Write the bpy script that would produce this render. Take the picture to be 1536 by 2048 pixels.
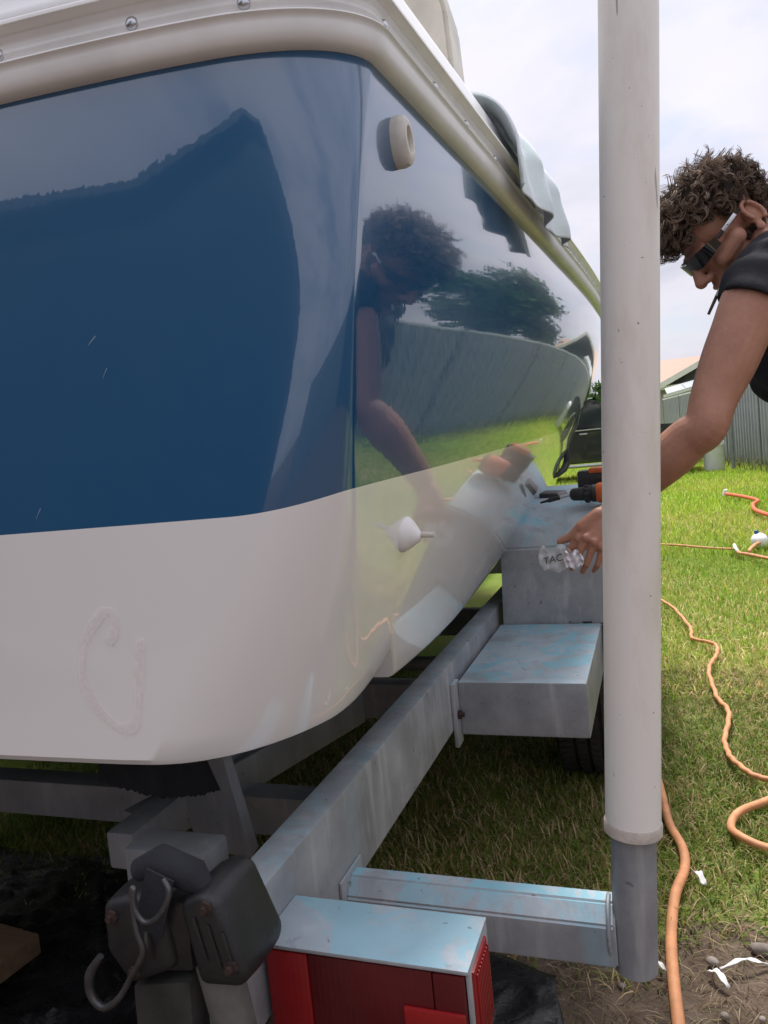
import bpy, bmesh, math, random
import numpy as np
from mathutils import Vector, Matrix

random.seed(7); RNG = np.random.default_rng(11)
scene = bpy.context.scene
for o in list(bpy.data.objects): bpy.data.objects.remove(o)

# ------------------------------------------------------------------ camera
cam_d = bpy.data.cameras.new('camera'); cam = bpy.data.objects.new('camera', cam_d)
scene.collection.objects.link(cam); scene.camera = cam
cam_d.sensor_fit = 'VERTICAL'; cam_d.sensor_height = 36.0; cam_d.sensor_width = 36.0
cam_d.lens = 36.0 * 1518.59 / 2048.0
cam_d.clip_start = 0.02; cam_d.clip_end = 3000
RX, RY, RZ = (0.9391, 0.3288, -0.0982), (0.0659, 0.1080, 0.9920), (0.3368, -0.9382, 0.0792)
M = Matrix(((RX[0], RY[0], RZ[0], 0.0), (RX[1], RY[1], RZ[1], 0.0), (RX[2], RY[2], RZ[2], 1.05), (0, 0, 0, 1)))
cam.matrix_world = M

# ------------------------------------------------------------------ world, sun, exposure
SUN_EL, SUN_AZ = 64.0, 352.0      # azimuth clockwise from +Y
w = bpy.data.worlds.new('World'); scene.world = w; w.use_nodes = True
nt = w.node_tree; nt.nodes.clear()
N = nt.nodes.new; L = nt.links.new
out = N('ShaderNodeOutputWorld'); bg = N('ShaderNodeBackground'); bg.inputs[1].default_value = 0.1
sky = N('ShaderNodeTexSky'); sky.sky_type = 'NISHITA'; sky.sun_disc = False
sky.sun_elevation = math.radians(SUN_EL); sky.sun_rotation = math.radians(SUN_AZ)
sky.air_density = 1.0; sky.dust_density = 1.5; sky.ozone_density = 1.0
tc = N('ShaderNodeTexCoord'); sep = N('ShaderNodeSeparateXYZ'); L(tc.outputs['Generated'], sep.inputs[0])
ab = N('ShaderNodeMath'); ab.operation = 'ABSOLUTE'; L(sep.outputs[2], ab.inputs[0])
ad = N('ShaderNodeMath'); ad.operation = 'ADD'; ad.inputs[1].default_value = 0.28; L(ab.outputs[0], ad.inputs[0])
dv = N('ShaderNodeVectorMath'); dv.operation = 'DIVIDE'; cmb = N('ShaderNodeCombineXYZ')
for i in range(3): L(ad.outputs[0], cmb.inputs[i])
L(tc.outputs['Generated'], dv.inputs[0]); L(cmb.outputs[0], dv.inputs[1])
n1 = N('ShaderNodeTexNoise'); n1.inputs['Scale'].default_value = 1.9; n1.inputs['Detail'].default_value = 8; n1.inputs['Roughness'].default_value = 0.55; n1.inputs['Distortion'].default_value = 0.35
L(dv.outputs[0], n1.inputs['Vector'])
n2 = N('ShaderNodeTexNoise'); n2.inputs['Scale'].default_value = 4.2; n2.inputs['Detail'].default_value = 6; n2.inputs['Roughness'].default_value = 0.5
L(dv.outputs[0], n2.inputs['Vector'])
r1 = N('ShaderNodeValToRGB'); e = r1.color_ramp.elements
e[0].position = 0.30; e[0].color = (4.6, 4.7, 5.5, 1); e[1].position = 0.72; e[1].color = (6.5, 6.35, 6.8, 1)
m_ = e.new(0.5); m_.color = (5.7, 5.6, 6.25, 1)
L(n1.outputs[0], r1.inputs[0])
r2 = N('ShaderNodeValToRGB'); e = r2.color_ramp.elements
e[0].position = 0.33; e[0].color = (0.60, 0.60, 0.60, 1); e[1].position = 0.50; e[1].color = (1, 1, 1, 1)
L(n2.outputs[0], r2.inputs[0])
mx = N('ShaderNodeMix'); mx.data_type = 'RGBA'
L(r2.outputs[0], mx.inputs[0]); L(sky.outputs[0], mx.inputs[6]); L(r1.outputs[0], mx.inputs[7])
zf = N('ShaderNodeMath'); zf.operation = 'MULTIPLY_ADD'; zf.inputs[1].default_value = .58; zf.inputs[2].default_value = .83; L(ab.outputs[0], zf.inputs[0])
zm = N('ShaderNodeVectorMath'); zm.operation = 'SCALE'; L(mx.outputs[2], zm.inputs[0]); L(zf.outputs[0], zm.inputs['Scale'])
L(zm.outputs[0], bg.inputs[0]); L(bg.outputs[0], out.inputs[0])

sd = bpy.data.lights.new('sun', 'SUN'); so = bpy.data.objects.new('sun', sd); scene.collection.objects.link(so)
sd.energy = 3.2; sd.angle = math.radians(14); sd.color = (1.0, 0.96, 0.9)
el, az = math.radians(SUN_EL), math.radians(SUN_AZ)
to_sun = Vector((math.sin(az) * math.cos(el), math.cos(az) * math.cos(el), math.sin(el)))
so.rotation_euler = to_sun.to_track_quat('Z', 'Y').to_euler(); so.location = (6, 4, 9)
vs = scene.view_settings
vs.view_transform = 'Standard'; vs.look = 'None'; vs.exposure = 0.64; vs.gamma = 1.0; vs.use_curve_mapping = False
scene.cycles.max_bounces = 8; scene.cycles.use_denoising = True

# ------------------------------------------------------------------ material helpers
class MT:
    def __init__(s, name, col=(.5, .5, .5), rough=.5, metal=0.0, spec=.5, coat=0.0, coat_r=.03):
        s.m = bpy.data.materials.new(name); s.m.use_nodes = True; s.t = s.m.node_tree
        s.b = s.t.nodes['Principled BSDF']; i = s.b.inputs
        i['Base Color'].default_value = (*col, 1); i['Roughness'].default_value = rough
        i['Metallic'].default_value = metal; i['Specular IOR Level'].default_value = spec
        i['Coat Weight'].default_value = coat; i['Coat Roughness'].default_value = coat_r
        s._tc = None
    def n(s, t): return s.t.nodes.new(t)
    def l(s, a, b): s.t.links.new(a, b)
    def co(s, scale=(1, 1, 1)):
        if s._tc is None: s._tc = s.n('ShaderNodeTexCoord')
        mp = s.n('ShaderNodeMapping'); mp.inputs['Scale'].default_value = scale
        s.l(s._tc.outputs['Object'], mp.inputs[0]); return mp.outputs[0]
    def noise(s, scale, detail=4, rough=.55, stretch=(1, 1, 1), dist=0.0):
        n = s.n('ShaderNodeTexNoise'); n.inputs['Scale'].default_value = scale; n.inputs['Detail'].default_value = detail
        n.inputs['Roughness'].default_value = rough; n.inputs['Distortion'].default_value = dist
        s.l(s.co(stretch), n.inputs['Vector']); return n.outputs[0]
    def ramp(s, fac, stops):
        r = s.n('ShaderNodeValToRGB'); e = r.color_ramp.elements
        while len(e) < len(stops): e.new(.5)
        for k, (p, c) in enumerate(stops):
            e[k].position = p; e[k].color = (*c, 1) if len(c) == 3 else c
        s.l(fac, r.inputs[0]); return r.outputs[0]
    def mix(s, fac, a, b, mode='MIX'):
        m = s.n('ShaderNodeMix'); m.data_type = 'RGBA'; m.blend_type = mode
        for idx, v in ((0, fac), (6, a), (7, b)):
            if isinstance(v, (int, float)): m.inputs[idx].default_value = v
            elif isinstance(v, tuple): m.inputs[idx].default_value = (*v, 1)
            else: s.l(v, m.inputs[idx])
        return m.outputs[2]
    def math(s, op, a, b=0.0):
        m = s.n('ShaderNodeMath'); m.operation = op
        for k, v in ((0, a), (1, b)):
            if isinstance(v, (int, float)): m.inputs[k].default_value = v
            else: s.l(v, m.inputs[k])
        return m.outputs[0]
    def base(s, o): s.l(o, s.b.inputs['Base Color'])
    def rough(s, o): s.l(o, s.b.inputs['Roughness'])
    def bump(s, h, strength=.3, dist=.01, coat=False):
        b = s.n('ShaderNodeBump'); b.inputs['Strength'].default_value = strength; b.inputs['Distance'].default_value = dist
        s.l(h, b.inputs['Height']); s.l(b.outputs[0], s.b.inputs['Normal'])
        if coat: s.l(b.outputs[0], s.b.inputs['Coat Normal'])
    def up(s):
        g = s.n('ShaderNodeNewGeometry'); p = s.n('ShaderNodeSeparateXYZ'); s.l(g.outputs['Normal'], p.inputs[0]); return p.outputs[2]

B3 = lambda v: (v, v, v)
def simple(name, col, rough=.5, metal=0.0, var=.25, scale=30, bump=.15, **k):
    m = MT(name, col, rough, metal, **k)
    f = m.noise(scale, 5)
    m.base(m.mix(m.ramp(f, [(.3, B3(0)), (.7, B3(1))]), tuple(c * (1 - var) for c in col), tuple(min(1, c * (1 + var)) for c in col)))
    if bump: m.bump(m.noise(scale * 6, 3), bump, .002)
    return m.m

def galvanised(name, paint, streak=True, k=1.0):
    m = MT(name, (.35, .36, .37), .5, .25)
    f = m.noise(9, 6, .6); g = m.noise(70, 3, .6)
    c = m.mix(m.ramp(f, [(.3, B3(0)), (.7, B3(1))]), tuple(k * v for v in (.25, .265, .285)), tuple(k * v for v in (.46, .475, .49)))
    c = m.mix(m.math('MULTIPLY', g, .35), c, (.20, .21, .23))
    s = m.noise(26, 4, .6, (1, 1, .12)); c = m.mix(m.ramp(s, [(.55, B3(0)), (.72, B3(.5))]), c, tuple(k * v for v in (.58, .59, .60)))
    # chalky light blue overspray that settled on the upward faces
    up = m.ramp(m.up(), [(.55, B3(0)), (.85, B3(1))])
    pn = m.noise(5, 6, .6, (1, 1, 1), .4)
    dust = m.math('MULTIPLY', m.ramp(pn, [(.30, B3(.15)), (.55, B3(.8))]), up)
    c = m.mix(m.math('MULTIPLY', dust, paint), c, (.56, .70, .78))
    pn2 = m.noise(9, 9, .74, (1, 1, 1), 1.2)
    pt = m.math('MULTIPLY', m.ramp(pn2, [(.515, B3(0)), (.535, B3(.65)), (.60, B3(.9))]), up)
    gr_ = m.math('MULTIPLY', m.ramp(m.noise(13, 8, .75, (1, 1, 1), 1.2), [(.58, B3(0)), (.64, B3(.5))]), up); c = m.mix(gr_, c, (.24, .25, .28))
    c = m.mix(m.math('MULTIPLY', pt, paint * .95), c, (.25, .60, .72))
    if streak:
        st = m.noise(14, 3, .5, (1, 1, .06)); side = m.math('SUBTRACT', 1.0, up)
        c = m.mix(m.math('MULTIPLY', m.math('MULTIPLY', m.ramp(st, [(.60, B3(0)), (.68, B3(.45))]), side), paint), c, (.25, .42, .50))
    d = m.noise(55, 2, .5); c = m.mix(m.ramp(d, [(.70, B3(0)), (.74, B3(.6))]), c, (.12, .09, .07))
    m.base(c); m.rough(m.ramp(f, [(.2, B3(.42)), (.8, B3(.68))])); m.bump(m.noise(120, 4), .18, .002)
    return m.m

def gelcoat(name, col, var, coat=1.0, ior=1.55):
    m = MT(name, col, .16, 0, .5, coat, .012); m.b.inputs['Coat IOR'].default_value = ior
    f = m.noise(1.6, 2)
    m.base(m.mix(f, tuple(c * (1 - var) for c in col), tuple(c * (1 + var) for c in col)))
    h = m.mix(.10, m.noise(5.0, 1, .4), m.noise(75, 2, .5, (1, 1, .5)))
    m.bump(h, .075, .006, coat=True)
    return m.m

BLUE = gelcoat('blue_gelcoat', (.006, .086, .205), .05, 1.0, 1.72)
WHITE = gelcoat('white_gelcoat', (.85, .825, .80), .02, 1.0, 1.47)
ANTIFOUL = simple('dark_antifoul', (.02, .022, .028), .8, 0, .4, 8, .3)
RAILW = simple('rub_rail_plastic', (.83, .82, .80), .34, 0, .07, 14, .05)
DECKW = simple('deck_gelcoat', (.86, .86, .86), .25, 0, .03, 6, .03)
BEIGE = simple('beige_gelcoat', (.62, .58, .50), .4, 0, .16, 9, .05)
GALV_B = galvanised('galvanised_steel_overspray', .95)
GALV = galvanised('galvanised_steel', .28)
GALV_SHADE = galvanised('galvanised_steel_painted_shade', .03, True, .62)  # base colour darkened to stand in for shade under the boat
STEEL = simple('bright_steel', (.55, .56, .58), .25, .9, .15, 80, .1)
RUST = simple('rusty_bolt', (.045, .026, .020), .8, .1, .4, 60, .3)
BLACKP = simple('black_plastic', (.022, .022, .024), .38, 0, .3, 40, .2)
GREYP = simple('charcoal_plastic', (.017, .0175, .019), .45, 0, .25, 30, .25)
RUBBER = simple('tyre_rubber', (.030, .029, .028), .75, 0, .35, 40, .3)
ORANGE = simple('orange_cord_jacket', (.66, .30, .14), .6, 0, .2, 25, .25)
ORANGE2 = simple('orange_drill_shell', (.62, .13, .03), .45, 0, .15, 60, .1)
REDC = simple('red_orange_cord_jacket', (.70, .14, .05), .5, 0, .15, 30, .2)
PAPER = simple('white_scrap', (.80, .79, .77), .6, 0, .08, 60, .2)
STONE = simple('ground_stone', (.26, .22, .19), .9, 0, .35, 30, .5)

def pvc():
    m = MT('pvc_pipe', (.78, .75, .70), .42)
    c = m.mix(m.ramp(m.noise(3.2, 4, .6, (1, 1, .5)), [(.35, B3(0)), (.75, B3(1))]), (.90, .875, .825), (.85, .785, .70))
    c = m.mix(m.ramp(m.noise(11, 5, .65, (1, 1, .3)), [(.52, B3(0)), (.78, B3(.55))]), c, (.55, .45, .35))
    sc = m.noise(34, 3, .5, (1.6, 1.6, .30), .4); c = m.mix(m.ramp(sc, [(.715, B3(0)), (.73, B3(.7))]), c, (.22, .19, .17))
    sp = m.noise(130, 2, .5); c = m.mix(m.ramp(sp, [(.735, B3(0)), (.76, B3(.8))]), c, (.20, .22, .22))
    bl = m.noise(22, 3, .5, (1, 1, .5)); c = m.mix(m.ramp(bl, [(.70, B3(0)), (.76, B3(.4))]), c, (.35, .55, .60))
    m.base(c); m.bump(m.noise(20, 4), .05, .003); return m.m
PVC = pvc()

def skin():
    m = MT('tanned_skin', (.33, .155, .10), .48, 0, .4)
    c = m.mix(m.ramp(m.noise(9, 4), [(.3, B3(0)), (.7, B3(1))]), (.36, .160, .105), (.50, .255, .170))
    c = m.mix(m.ramp(m.noise(60, 4, .6), [(.5, B3(0)), (.8, B3(.35))]), c, (.60, .32, .23))
    m.base(c); m.bump(m.noise(140, 5, .7), .4, .003)
    m.b.inputs['Subsurface Weight'].default_value = .06; m.b.inputs['Subsurface Radius'].default_value = (.01, .004, .002)
    return m.m
SKIN = skin()
SHIRT = simple('black_cotton', (.018, .019, .024), .9, 0, .3, 25, .5)
SHORTS = simple('grey_work_shorts', (.06, .06, .065), .9, 0, .3, 30, .5)
LEATHER = simple('brown_boot_leather', (.09, .055, .03), .7, 0, .3, 30, .4)
def attr_mat(name, rough=.6, trans=0.0, lo=None):
    m = MT(name, (.1, .1, .1), rough, 0, .3)
    a = m.n('ShaderNodeAttribute'); a.attribute_name = 'Col'; m.base(a.outputs['Color'])
    if trans:
        tr = m.n('ShaderNodeBsdfTranslucent'); m.l(a.outputs['Color'], tr.inputs[0])
        ms = m.n('ShaderNodeMixShader'); ms.inputs[0].default_value = trans
        m.l(m.b.outputs[0], ms.inputs[1]); m.l(tr.outputs[0], ms.inputs[2])
        m.l(ms.outputs[0], m.t.nodes['Material Output'].inputs[0])
    return m.m
HAIR = attr_mat('curly_hair', .75)
GRASS = attr_mat('grass_blade', .55, .35)
LEAF = attr_mat('leaf', .55, .3)
BARK = simple('bark', (.12, .09, .07), .9, 0, .3, 20, .6)

# ------------------------------------------------------------------ mesh helpers
C = scene.collection
def link(name, me, mat, parent=None, smooth=None, loc=None):
    o = bpy.data.objects.new(name, me); C.objects.link(o)
    if mat is not None and not me.materials:
        for x in (mat if isinstance(mat, (list, tuple)) else [mat]): me.materials.append(x)
    if smooth is not None:
        me.polygons.foreach_set('use_smooth', [True] * len(me.polygons))
        if smooth < 180: me.set_sharp_from_angle(angle=math.radians(smooth))
    if parent is not None:
        o.parent = parent
        if parent.parent is None and parent.type == 'EMPTY': o.location = -parent.location
    if loc is not None: o.location = Vector(o.location) + Vector(loc)
    return o
def thing(name, label, cat, loc=(0, 0, 0), group=None):
    o = bpy.data.objects.new(name, None); C.objects.link(o); o.location = loc; o.empty_display_size = .1
    o['label'] = label; o['category'] = cat
    if group: o['group'] = group
    return o
def tag(o, label, cat, group=None):
    o['label'] = label; o['category'] = cat
    if group: o['group'] = group
    return o
def pd(verts, faces):
    me = bpy.data.meshes.new('m'); me.from_pydata([tuple(v) for v in verts], [], faces); me.update(); return me
def bm_me(bm):
    me = bpy.data.meshes.new('m'); bmesh.ops.recalc_face_normals(bm, faces=bm.faces); bm.to_mesh(me); bm.free(); return me
def box(name, x0, x1, y0, y1, z0, z1, mat, parent=None, bev=.004, seg=2, smooth=35):
    bm = bmesh.new(); bmesh.ops.create_cube(bm, size=1)
    for v in bm.verts: v.co = ((x0 + x1) / 2 + v.co.x * (x1 - x0), (y0 + y1) / 2 + v.co.y * (y1 - y0), (z0 + z1) / 2 + v.co.z * (z1 - z0))
    if bev: bmesh.ops.bevel(bm, geom=bm.edges[:], offset=bev, segments=seg, affect='EDGES', profile=.6)
    return link(name, bm_me(bm), mat, parent, smooth)
def hexa(name, pts, mat, parent=None, bev=.004, smooth=35):
    "8 corners: bottom ring 4, top ring 4"
    bm = bmesh.new(); v = [bm.verts.new(p) for p in pts]
    for f in ((3, 2, 1, 0), (4, 5, 6, 7), (0, 1, 5, 4), (1, 2, 6, 5), (2, 3, 7, 6), (3, 0, 4, 7)): bm.faces.new([v[i] for i in f])
    if bev: bmesh.ops.bevel(bm, geom=bm.edges[:], offset=bev, segments=2, affect='EDGES', profile=.6)
    return link(name, bm_me(bm), mat, parent, smooth)
def bar(name, a, b, wx, wz, mat, parent=None, bev=.003, upv=(0, 0, 1)):
    a, b = Vector(a), Vector(b); d = (b - a).normalized(); s = d.cross(Vector(upv)).normalized(); u = s.cross(d).normalized()
    q = []
    for p in (a, b): q += [p - s * wx / 2 - u * wz / 2, p + s * wx / 2 - u * wz / 2, p + s * wx / 2 + u * wz / 2, p - s * wx / 2 + u * wz / 2]
    return hexa(name, q, mat, parent, bev)
def catmull(P, n):
    P = [np.array(p, float) for p in P]; o = []
    for i in range(len(P) - 1):
        p0, p1, p2, p3 = P[max(i - 1, 0)], P[i], P[i + 1], P[min(i + 2, len(P) - 1)]
        for k in range(n):
            t = k / n; o.append(.5 * (2 * p1 + (p2 - p0) * t + (2 * p0 - 5 * p1 + 4 * p2 - p3) * t * t + (3 * p1 - p0 - 3 * p2 + p3) * t ** 3))
    o.append(P[-1]); return o
def tube_geo(pts, radii, n=8, caps=True):
    pts = [Vector(p) for p in pts]; V = []; F = []; ref = None
    if not hasattr(radii, '__len__'): radii = [radii] * len(pts)
    for i, p in enumerate(pts):
        t = (pts[min(i + 1, len(pts) - 1)] - pts[max(i - 1, 0)]).normalized()
        if ref is None: ref = t.orthogonal().normalized()
        ref = (ref - t * ref.dot(t)).normalized(); b = t.cross(ref)
        for k in range(n):
            a = 2 * math.pi * k / n; V.append(p + (ref * math.cos(a) + b * math.sin(a)) * radii[i])
    for i in range(len(pts) - 1):
        for k in range(n): F.append((i * n + k, i * n + (k + 1) % n, (i + 1) * n + (k + 1) % n, (i + 1) * n + k))
    if caps: F.append(tuple(range(n - 1, -1, -1))); F.append(tuple(range((len(pts) - 1) * n, len(pts) * n)))
    return V, F
def tube(name, pts, radii, mat, parent=None, n=12, smooth=50):
    V, F = tube_geo(pts, radii, n); return link(name, pd(V, F), mat, parent, smooth)
def lathe(name, base, axis, prof, mat, parent=None, n=24, smooth=40, squash=None):
    "prof: (distance along axis, radius)"
    a = Vector(axis).normalized(); ref = a.orthogonal().normalized() if squash is None else Vector(squash[0]).normalized(); b = a.cross(ref)
    k2 = 1.0 if squash is None else squash[1]
    V = []; F = []
    for d, r in prof:
        for k in range(n):
            t = 2 * math.pi * k / n; V.append(Vector(base) + a * d + (ref * math.cos(t) + b * math.sin(t) * k2) * r)
    m = len(prof)
    for i in range(m - 1):
        for k in range(n): F.append((i * n + k, i * n + (k + 1) % n, (i + 1) * n + (k + 1) % n, (i + 1) * n + k))
    F.append(tuple(range(n - 1, -1, -1))); F.append(tuple(range((m - 1) * n, m * n)))
    return link(name, pd(V, F), mat, parent, smooth)
def grid_mesh(rows, closed=False):
    m = len(rows[0]); V = [p for r in rows for p in r]; F = []
    for i in range(len(rows) - 1):
        for k in range(m - 1 if not closed else m): F.append((i * m + k, i * m + (k + 1) % m, (i + 1) * m + (k + 1) % m, (i + 1) * m + k))
    return pd(V, F)
def prism_y(name, poly, y0, y1, mat, parent=None, bev=.0, smooth=35):
    "poly in (x,z), extruded along y"
    n = len(poly); bm = bmesh.new()
    a = [bm.verts.new((p[0], y0, p[1])) for p in poly]; b = [bm.verts.new((p[0], y1, p[1])) for p in poly]
    bm.faces.new(a); bm.faces.new(b[::-1])
    for i in range(n): bm.faces.new((a[i], b[i], b[(i + 1) % n], a[(i + 1) % n]))
    bmesh.ops.recalc_face_normals(bm, faces=bm.faces)
    if bev: bmesh.ops.bevel(bm, geom=bm.edges[:], offset=bev, segments=2, affect='EDGES')
    return link(name, bm_me(bm), mat, parent, smooth)
def prism_x(name, poly, x0, x1, mat, parent=None, bev=.0, smooth=35):
    n = len(poly); bm = bmesh.new()
    a = [bm.verts.new((x0, p[0], p[1])) for p in poly]; b = [bm.verts.new((x1, p[0], p[1])) for p in poly]
    bm.faces.new(a); bm.faces.new(b[::-1])
    for i in range(n): bm.faces.new((a[i], b[i], b[(i + 1) % n], a[(i + 1) % n]))
    bmesh.ops.recalc_face_normals(bm, faces=bm.faces)
    if bev: bmesh.ops.bevel(bm, geom=bm.edges[:], offset=bev, segments=2, affect='EDGES')
    return link(name, bm_me(bm), mat, parent, smooth)
def ellipsoid(bm, c, r, frame=None, seg=20, rings=12):
    f = frame or Matrix.Identity(3)
    mt = Matrix.Translation(Vector(c)) @ f.to_4x4() @ Matrix.Diagonal((*r, 1))
    bmesh.ops.create_uvsphere(bm, u_segments=seg, v_segments=rings, radius=1, matrix=mt)
def capsule(bm, a, b, ra, rb, n=16):
    a, b = Vector(a), Vector(b); d = (b - a); Ln = d.length; d.normalize(); ref = d.orthogonal().normalized(); s = d.cross(ref)
    rings = []
    K = 5
    prof = [(-ra * math.cos(i / K * math.pi / 2), ra * math.sin(i / K * math.pi / 2)) for i in range(1, K + 1)]
    prof += [(Ln + rb * math.sin(i / K * math.pi / 2), rb * math.cos(i / K * math.pi / 2)) for i in range(0, K)]
    for h, r in prof: rings.append([bm.verts.new(a + d * h + (ref * math.cos(2 * math.pi * k / n) + s * math.sin(2 * math.pi * k / n)) * r) for k in range(n)])
    p0 = bm.verts.new(a - d * ra); p1 = bm.verts.new(b + d * rb)
    for i in range(len(rings) - 1):
        for k in range(n): bm.faces.new((rings[i][k], rings[i][(k + 1) % n], rings[i + 1][(k + 1) % n], rings[i + 1][k]))
    for k in range(n):
        bm.faces.new((p0, rings[0][(k + 1) % n], rings[0][k])); bm.faces.new((p1, rings[-1][k], rings[-1][(k + 1) % n]))
def limb(bm, pts, radii, n=20):
    k = 6; P = catmull([(*p, r) for p, r in zip(pts, radii)], k)
    V, F = tube_geo([p[:3] for p in P], [p[3] for p in P], n); vs_ = [bm.verts.new(v) for v in V]
    for f in F: bm.faces.new([vs_[i] for i in f])
def remeshed(bm, voxel, smooth_it=6, fac=.5):
    bmesh.ops.recalc_face_normals(bm, faces=bm.faces)
    me = bpy.data.meshes.new('t'); bm.to_mesh(me); bm.free(); o = bpy.data.objects.new('t', me); C.objects.link(o)
    r = o.modifiers.new('r', 'REMESH'); r.mode = 'VOXEL'; r.voxel_size = voxel
    if smooth_it: s = o.modifiers.new('s', 'SMOOTH'); s.iterations = smooth_it; s.factor = fac
    dg = bpy.context.evaluated_depsgraph_get(); res = bpy.data.meshes.new_from_object(o.evaluated_get(dg))
    bpy.data.objects.remove(o); bpy.data.meshes.remove(me); return res

# ================================================================== GROUND
def ground_mat():
    m = MT('lawn_soil', (.05, .06, .03), .95, 0, .1)
    f = m.noise(2.2, 6, .6); g = m.noise(30, 5, .65)
    gr = m.mix(m.ramp(f, [(.35, B3(0)), (.65, B3(1))]), (.14, .24, .03), (.25, .28, .07))
    gr = m.mix(m.ramp(g, [(.45, B3(0)), (.75, B3(.6))]), gr, (.27, .24, .12))
    a = m.n('ShaderNodeAttribute'); a.attribute_name = 'dirt'
    dn = m.math('ADD', a.outputs['Fac'], m.math('MULTIPLY', m.math('SUBTRACT', m.noise(14, 6, .65), .5), .9))
    so = m.mix(m.ramp(m.noise(18, 7, .65), [(.3, B3(0)), (.7, B3(1))]), (.095, .068, .050), (.185, .140, .108))
    so = m.mix(m.ramp(m.noise(90, 4, .6), [(.62, B3(0)), (.72, B3(.6))]), so, (.28, .23, .19))
    m.base(m.mix(m.ramp(dn, [(.42, B3(0)), (.58, B3(1))]), gr, so))
    m.bump(m.mix(.5, m.noise(22, 8, .7), m.noise(120, 4, .6)), .9, .02); return m.m
def dirt_amt(x, y):
    # worn bare soil behind the trailer's right rear corner
    d = 1.60 + .16 * np.clip(x, -1, 1) - y + .05 * np.sin(9 * x) + .04 * np.sin(23 * x + 1)
    return np.clip(.5 + d * 3.0, 0, 1)
def build_ground():
    xs = np.concatenate([[-1500, -400, -100, -30, -10], np.arange(-4, 4.01, .08), [6, 10, 20, 40, 100, 400, 1500]])
    ys = np.concatenate([[-1500, -400, -100, -30, -8, -3], np.arange(-1, 5.01, .08), [6, 8, 12, 20, 40, 100, 400, 1500]])
    X, Y = np.meshgrid(xs, ys)
    near = np.exp(-((X / 5) ** 2 + ((Y - 1.5) / 4) ** 2))
    Z = (.010 * np.sin(5.1 * X + 1) * np.cos(4.3 * Y) + .006 * np.sin(13 * X + 7 * Y)) * near - .012
    rows = [[(X[i, j], Y[i, j], Z[i, j]) for j in range(len(xs))] for i in range(len(ys))]
    me = grid_mesh(rows); a = me.attributes.new('dirt', 'FLOAT', 'POINT')
    a.data.foreach_set('value', dirt_amt(X, Y).ravel().astype(np.float32))
    o = link('ground', me, ground_mat(), None, 180); o['kind'] = 'structure'
build_ground()

def blades(name, n, xr, yr, hl, wd, cols, lean, keep=None, seg=3, label=None):
    x = RNG.uniform(*xr, n); y = RNG.uniform(*yr, n)
    if keep is not None:
        k = keep(x, y); x, y = x[k], y[k]
    n = len(x); h = RNG.uniform(*hl, n); wv = RNG.uniform(*wd, n); a = RNG.uniform(0, 2 * np.pi, n); ln = RNG.uniform(*lean, n)
    patch = np.sin(1.7 * x + .6 * np.sin(2.3 * y)) * np.sin(1.3 * y + .8 * np.sin(1.1 * x))
    sx, sy = np.cos(a), np.sin(a); px, py = -sy, sx
    V = np.zeros((n, 2 * seg + 1, 3)); 
    for i in range(seg + 1):
        t = i / seg; off = h * ln * t ** 1.7; z = h * np.sqrt(np.clip(1 - np.minimum(ln, .98) ** 2 * t, .03, 1)) * t * (1 - .35 * ln * t) - .012
        wi = wv * (1 - t ** 1.5) * .5
        if i < seg:
            for s, q in ((0, -1), (1, 1)):
                V[:, 2 * i + s, 0] = x + sx * off + q * px * wi; V[:, 2 * i + s, 1] = y + sy * off + q * py * wi; V[:, 2 * i + s, 2] = z
        else: V[:, 2 * seg, 0] = x + sx * off; V[:, 2 * seg, 1] = y + sy * off; V[:, 2 * seg, 2] = z
    m = 2 * seg + 1; base = (np.arange(n) * m)[:, None]
    quads = np.concatenate([base + np.array([[2 * i, 2 * i + 1, 2 * i + 3, 2 * i + 2]]) for i in range(seg - 1)], 1).reshape(n, -1, 4)
    tris = base + np.array([[2 * seg - 2, 2 * seg - 1, 2 * seg]])
    loops = np.concatenate([quads.reshape(n, -1), tris], 1).ravel()
    nq = seg - 1; sizes = np.tile(np.array([4] * nq + [3]), n); starts = np.concatenate([[0], np.cumsum(sizes)[:-1]])
    me = bpy.data.meshes.new(name); me.vertices.add(n * m); me.vertices.foreach_set('co', V.ravel())
    me.loops.add(len(loops)); me.loops.foreach_set('vertex_index', loops.astype(np.int32))
    me.polygons.add(len(sizes)); me.polygons.foreach_set('loop_start', starts.astype(np.int32)); me.polygons.foreach_set('loop_total', sizes.astype(np.int32))
    me.update(); me.validate()
    ci = RNG.random(n) - .22 * patch; cc = np.array(cols); edges = np.linspace(0, 1, len(cols) + 1)[1:-1]; idx = np.clip(np.digitize(ci, edges), 0, len(cols) - 1)
    col = cc[idx] * RNG.uniform(.7, 1.3, (n, 1)); col = np.repeat(col, m, 0)
    at = me.color_attributes.new('Col', 'FLOAT_COLOR', 'POINT'); at.data.foreach_set('color', np.concatenate([np.clip(col, 0, 1), np.ones((len(col), 1))], 1).ravel().astype(np.float32))
    o = link(name, me, GRASS); o['kind'] = 'stuff'
    if label: tag(o, label, 'grass')
    return o
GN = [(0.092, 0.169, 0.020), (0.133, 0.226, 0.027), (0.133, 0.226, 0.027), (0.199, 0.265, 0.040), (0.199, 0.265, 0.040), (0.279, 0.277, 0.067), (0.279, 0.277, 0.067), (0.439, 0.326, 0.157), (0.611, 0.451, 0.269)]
GC = [(0.201, 0.342, 0.034), (0.261, 0.409, 0.044), (0.261, 0.409, 0.044), (0.342, 0.461, 0.061), (0.342, 0.461, 0.061), (0.443, 0.478, 0.094), (0.443, 0.478, 0.094), (0.623, 0.512, 0.186), (0.845, 0.631, 0.339)]
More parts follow.
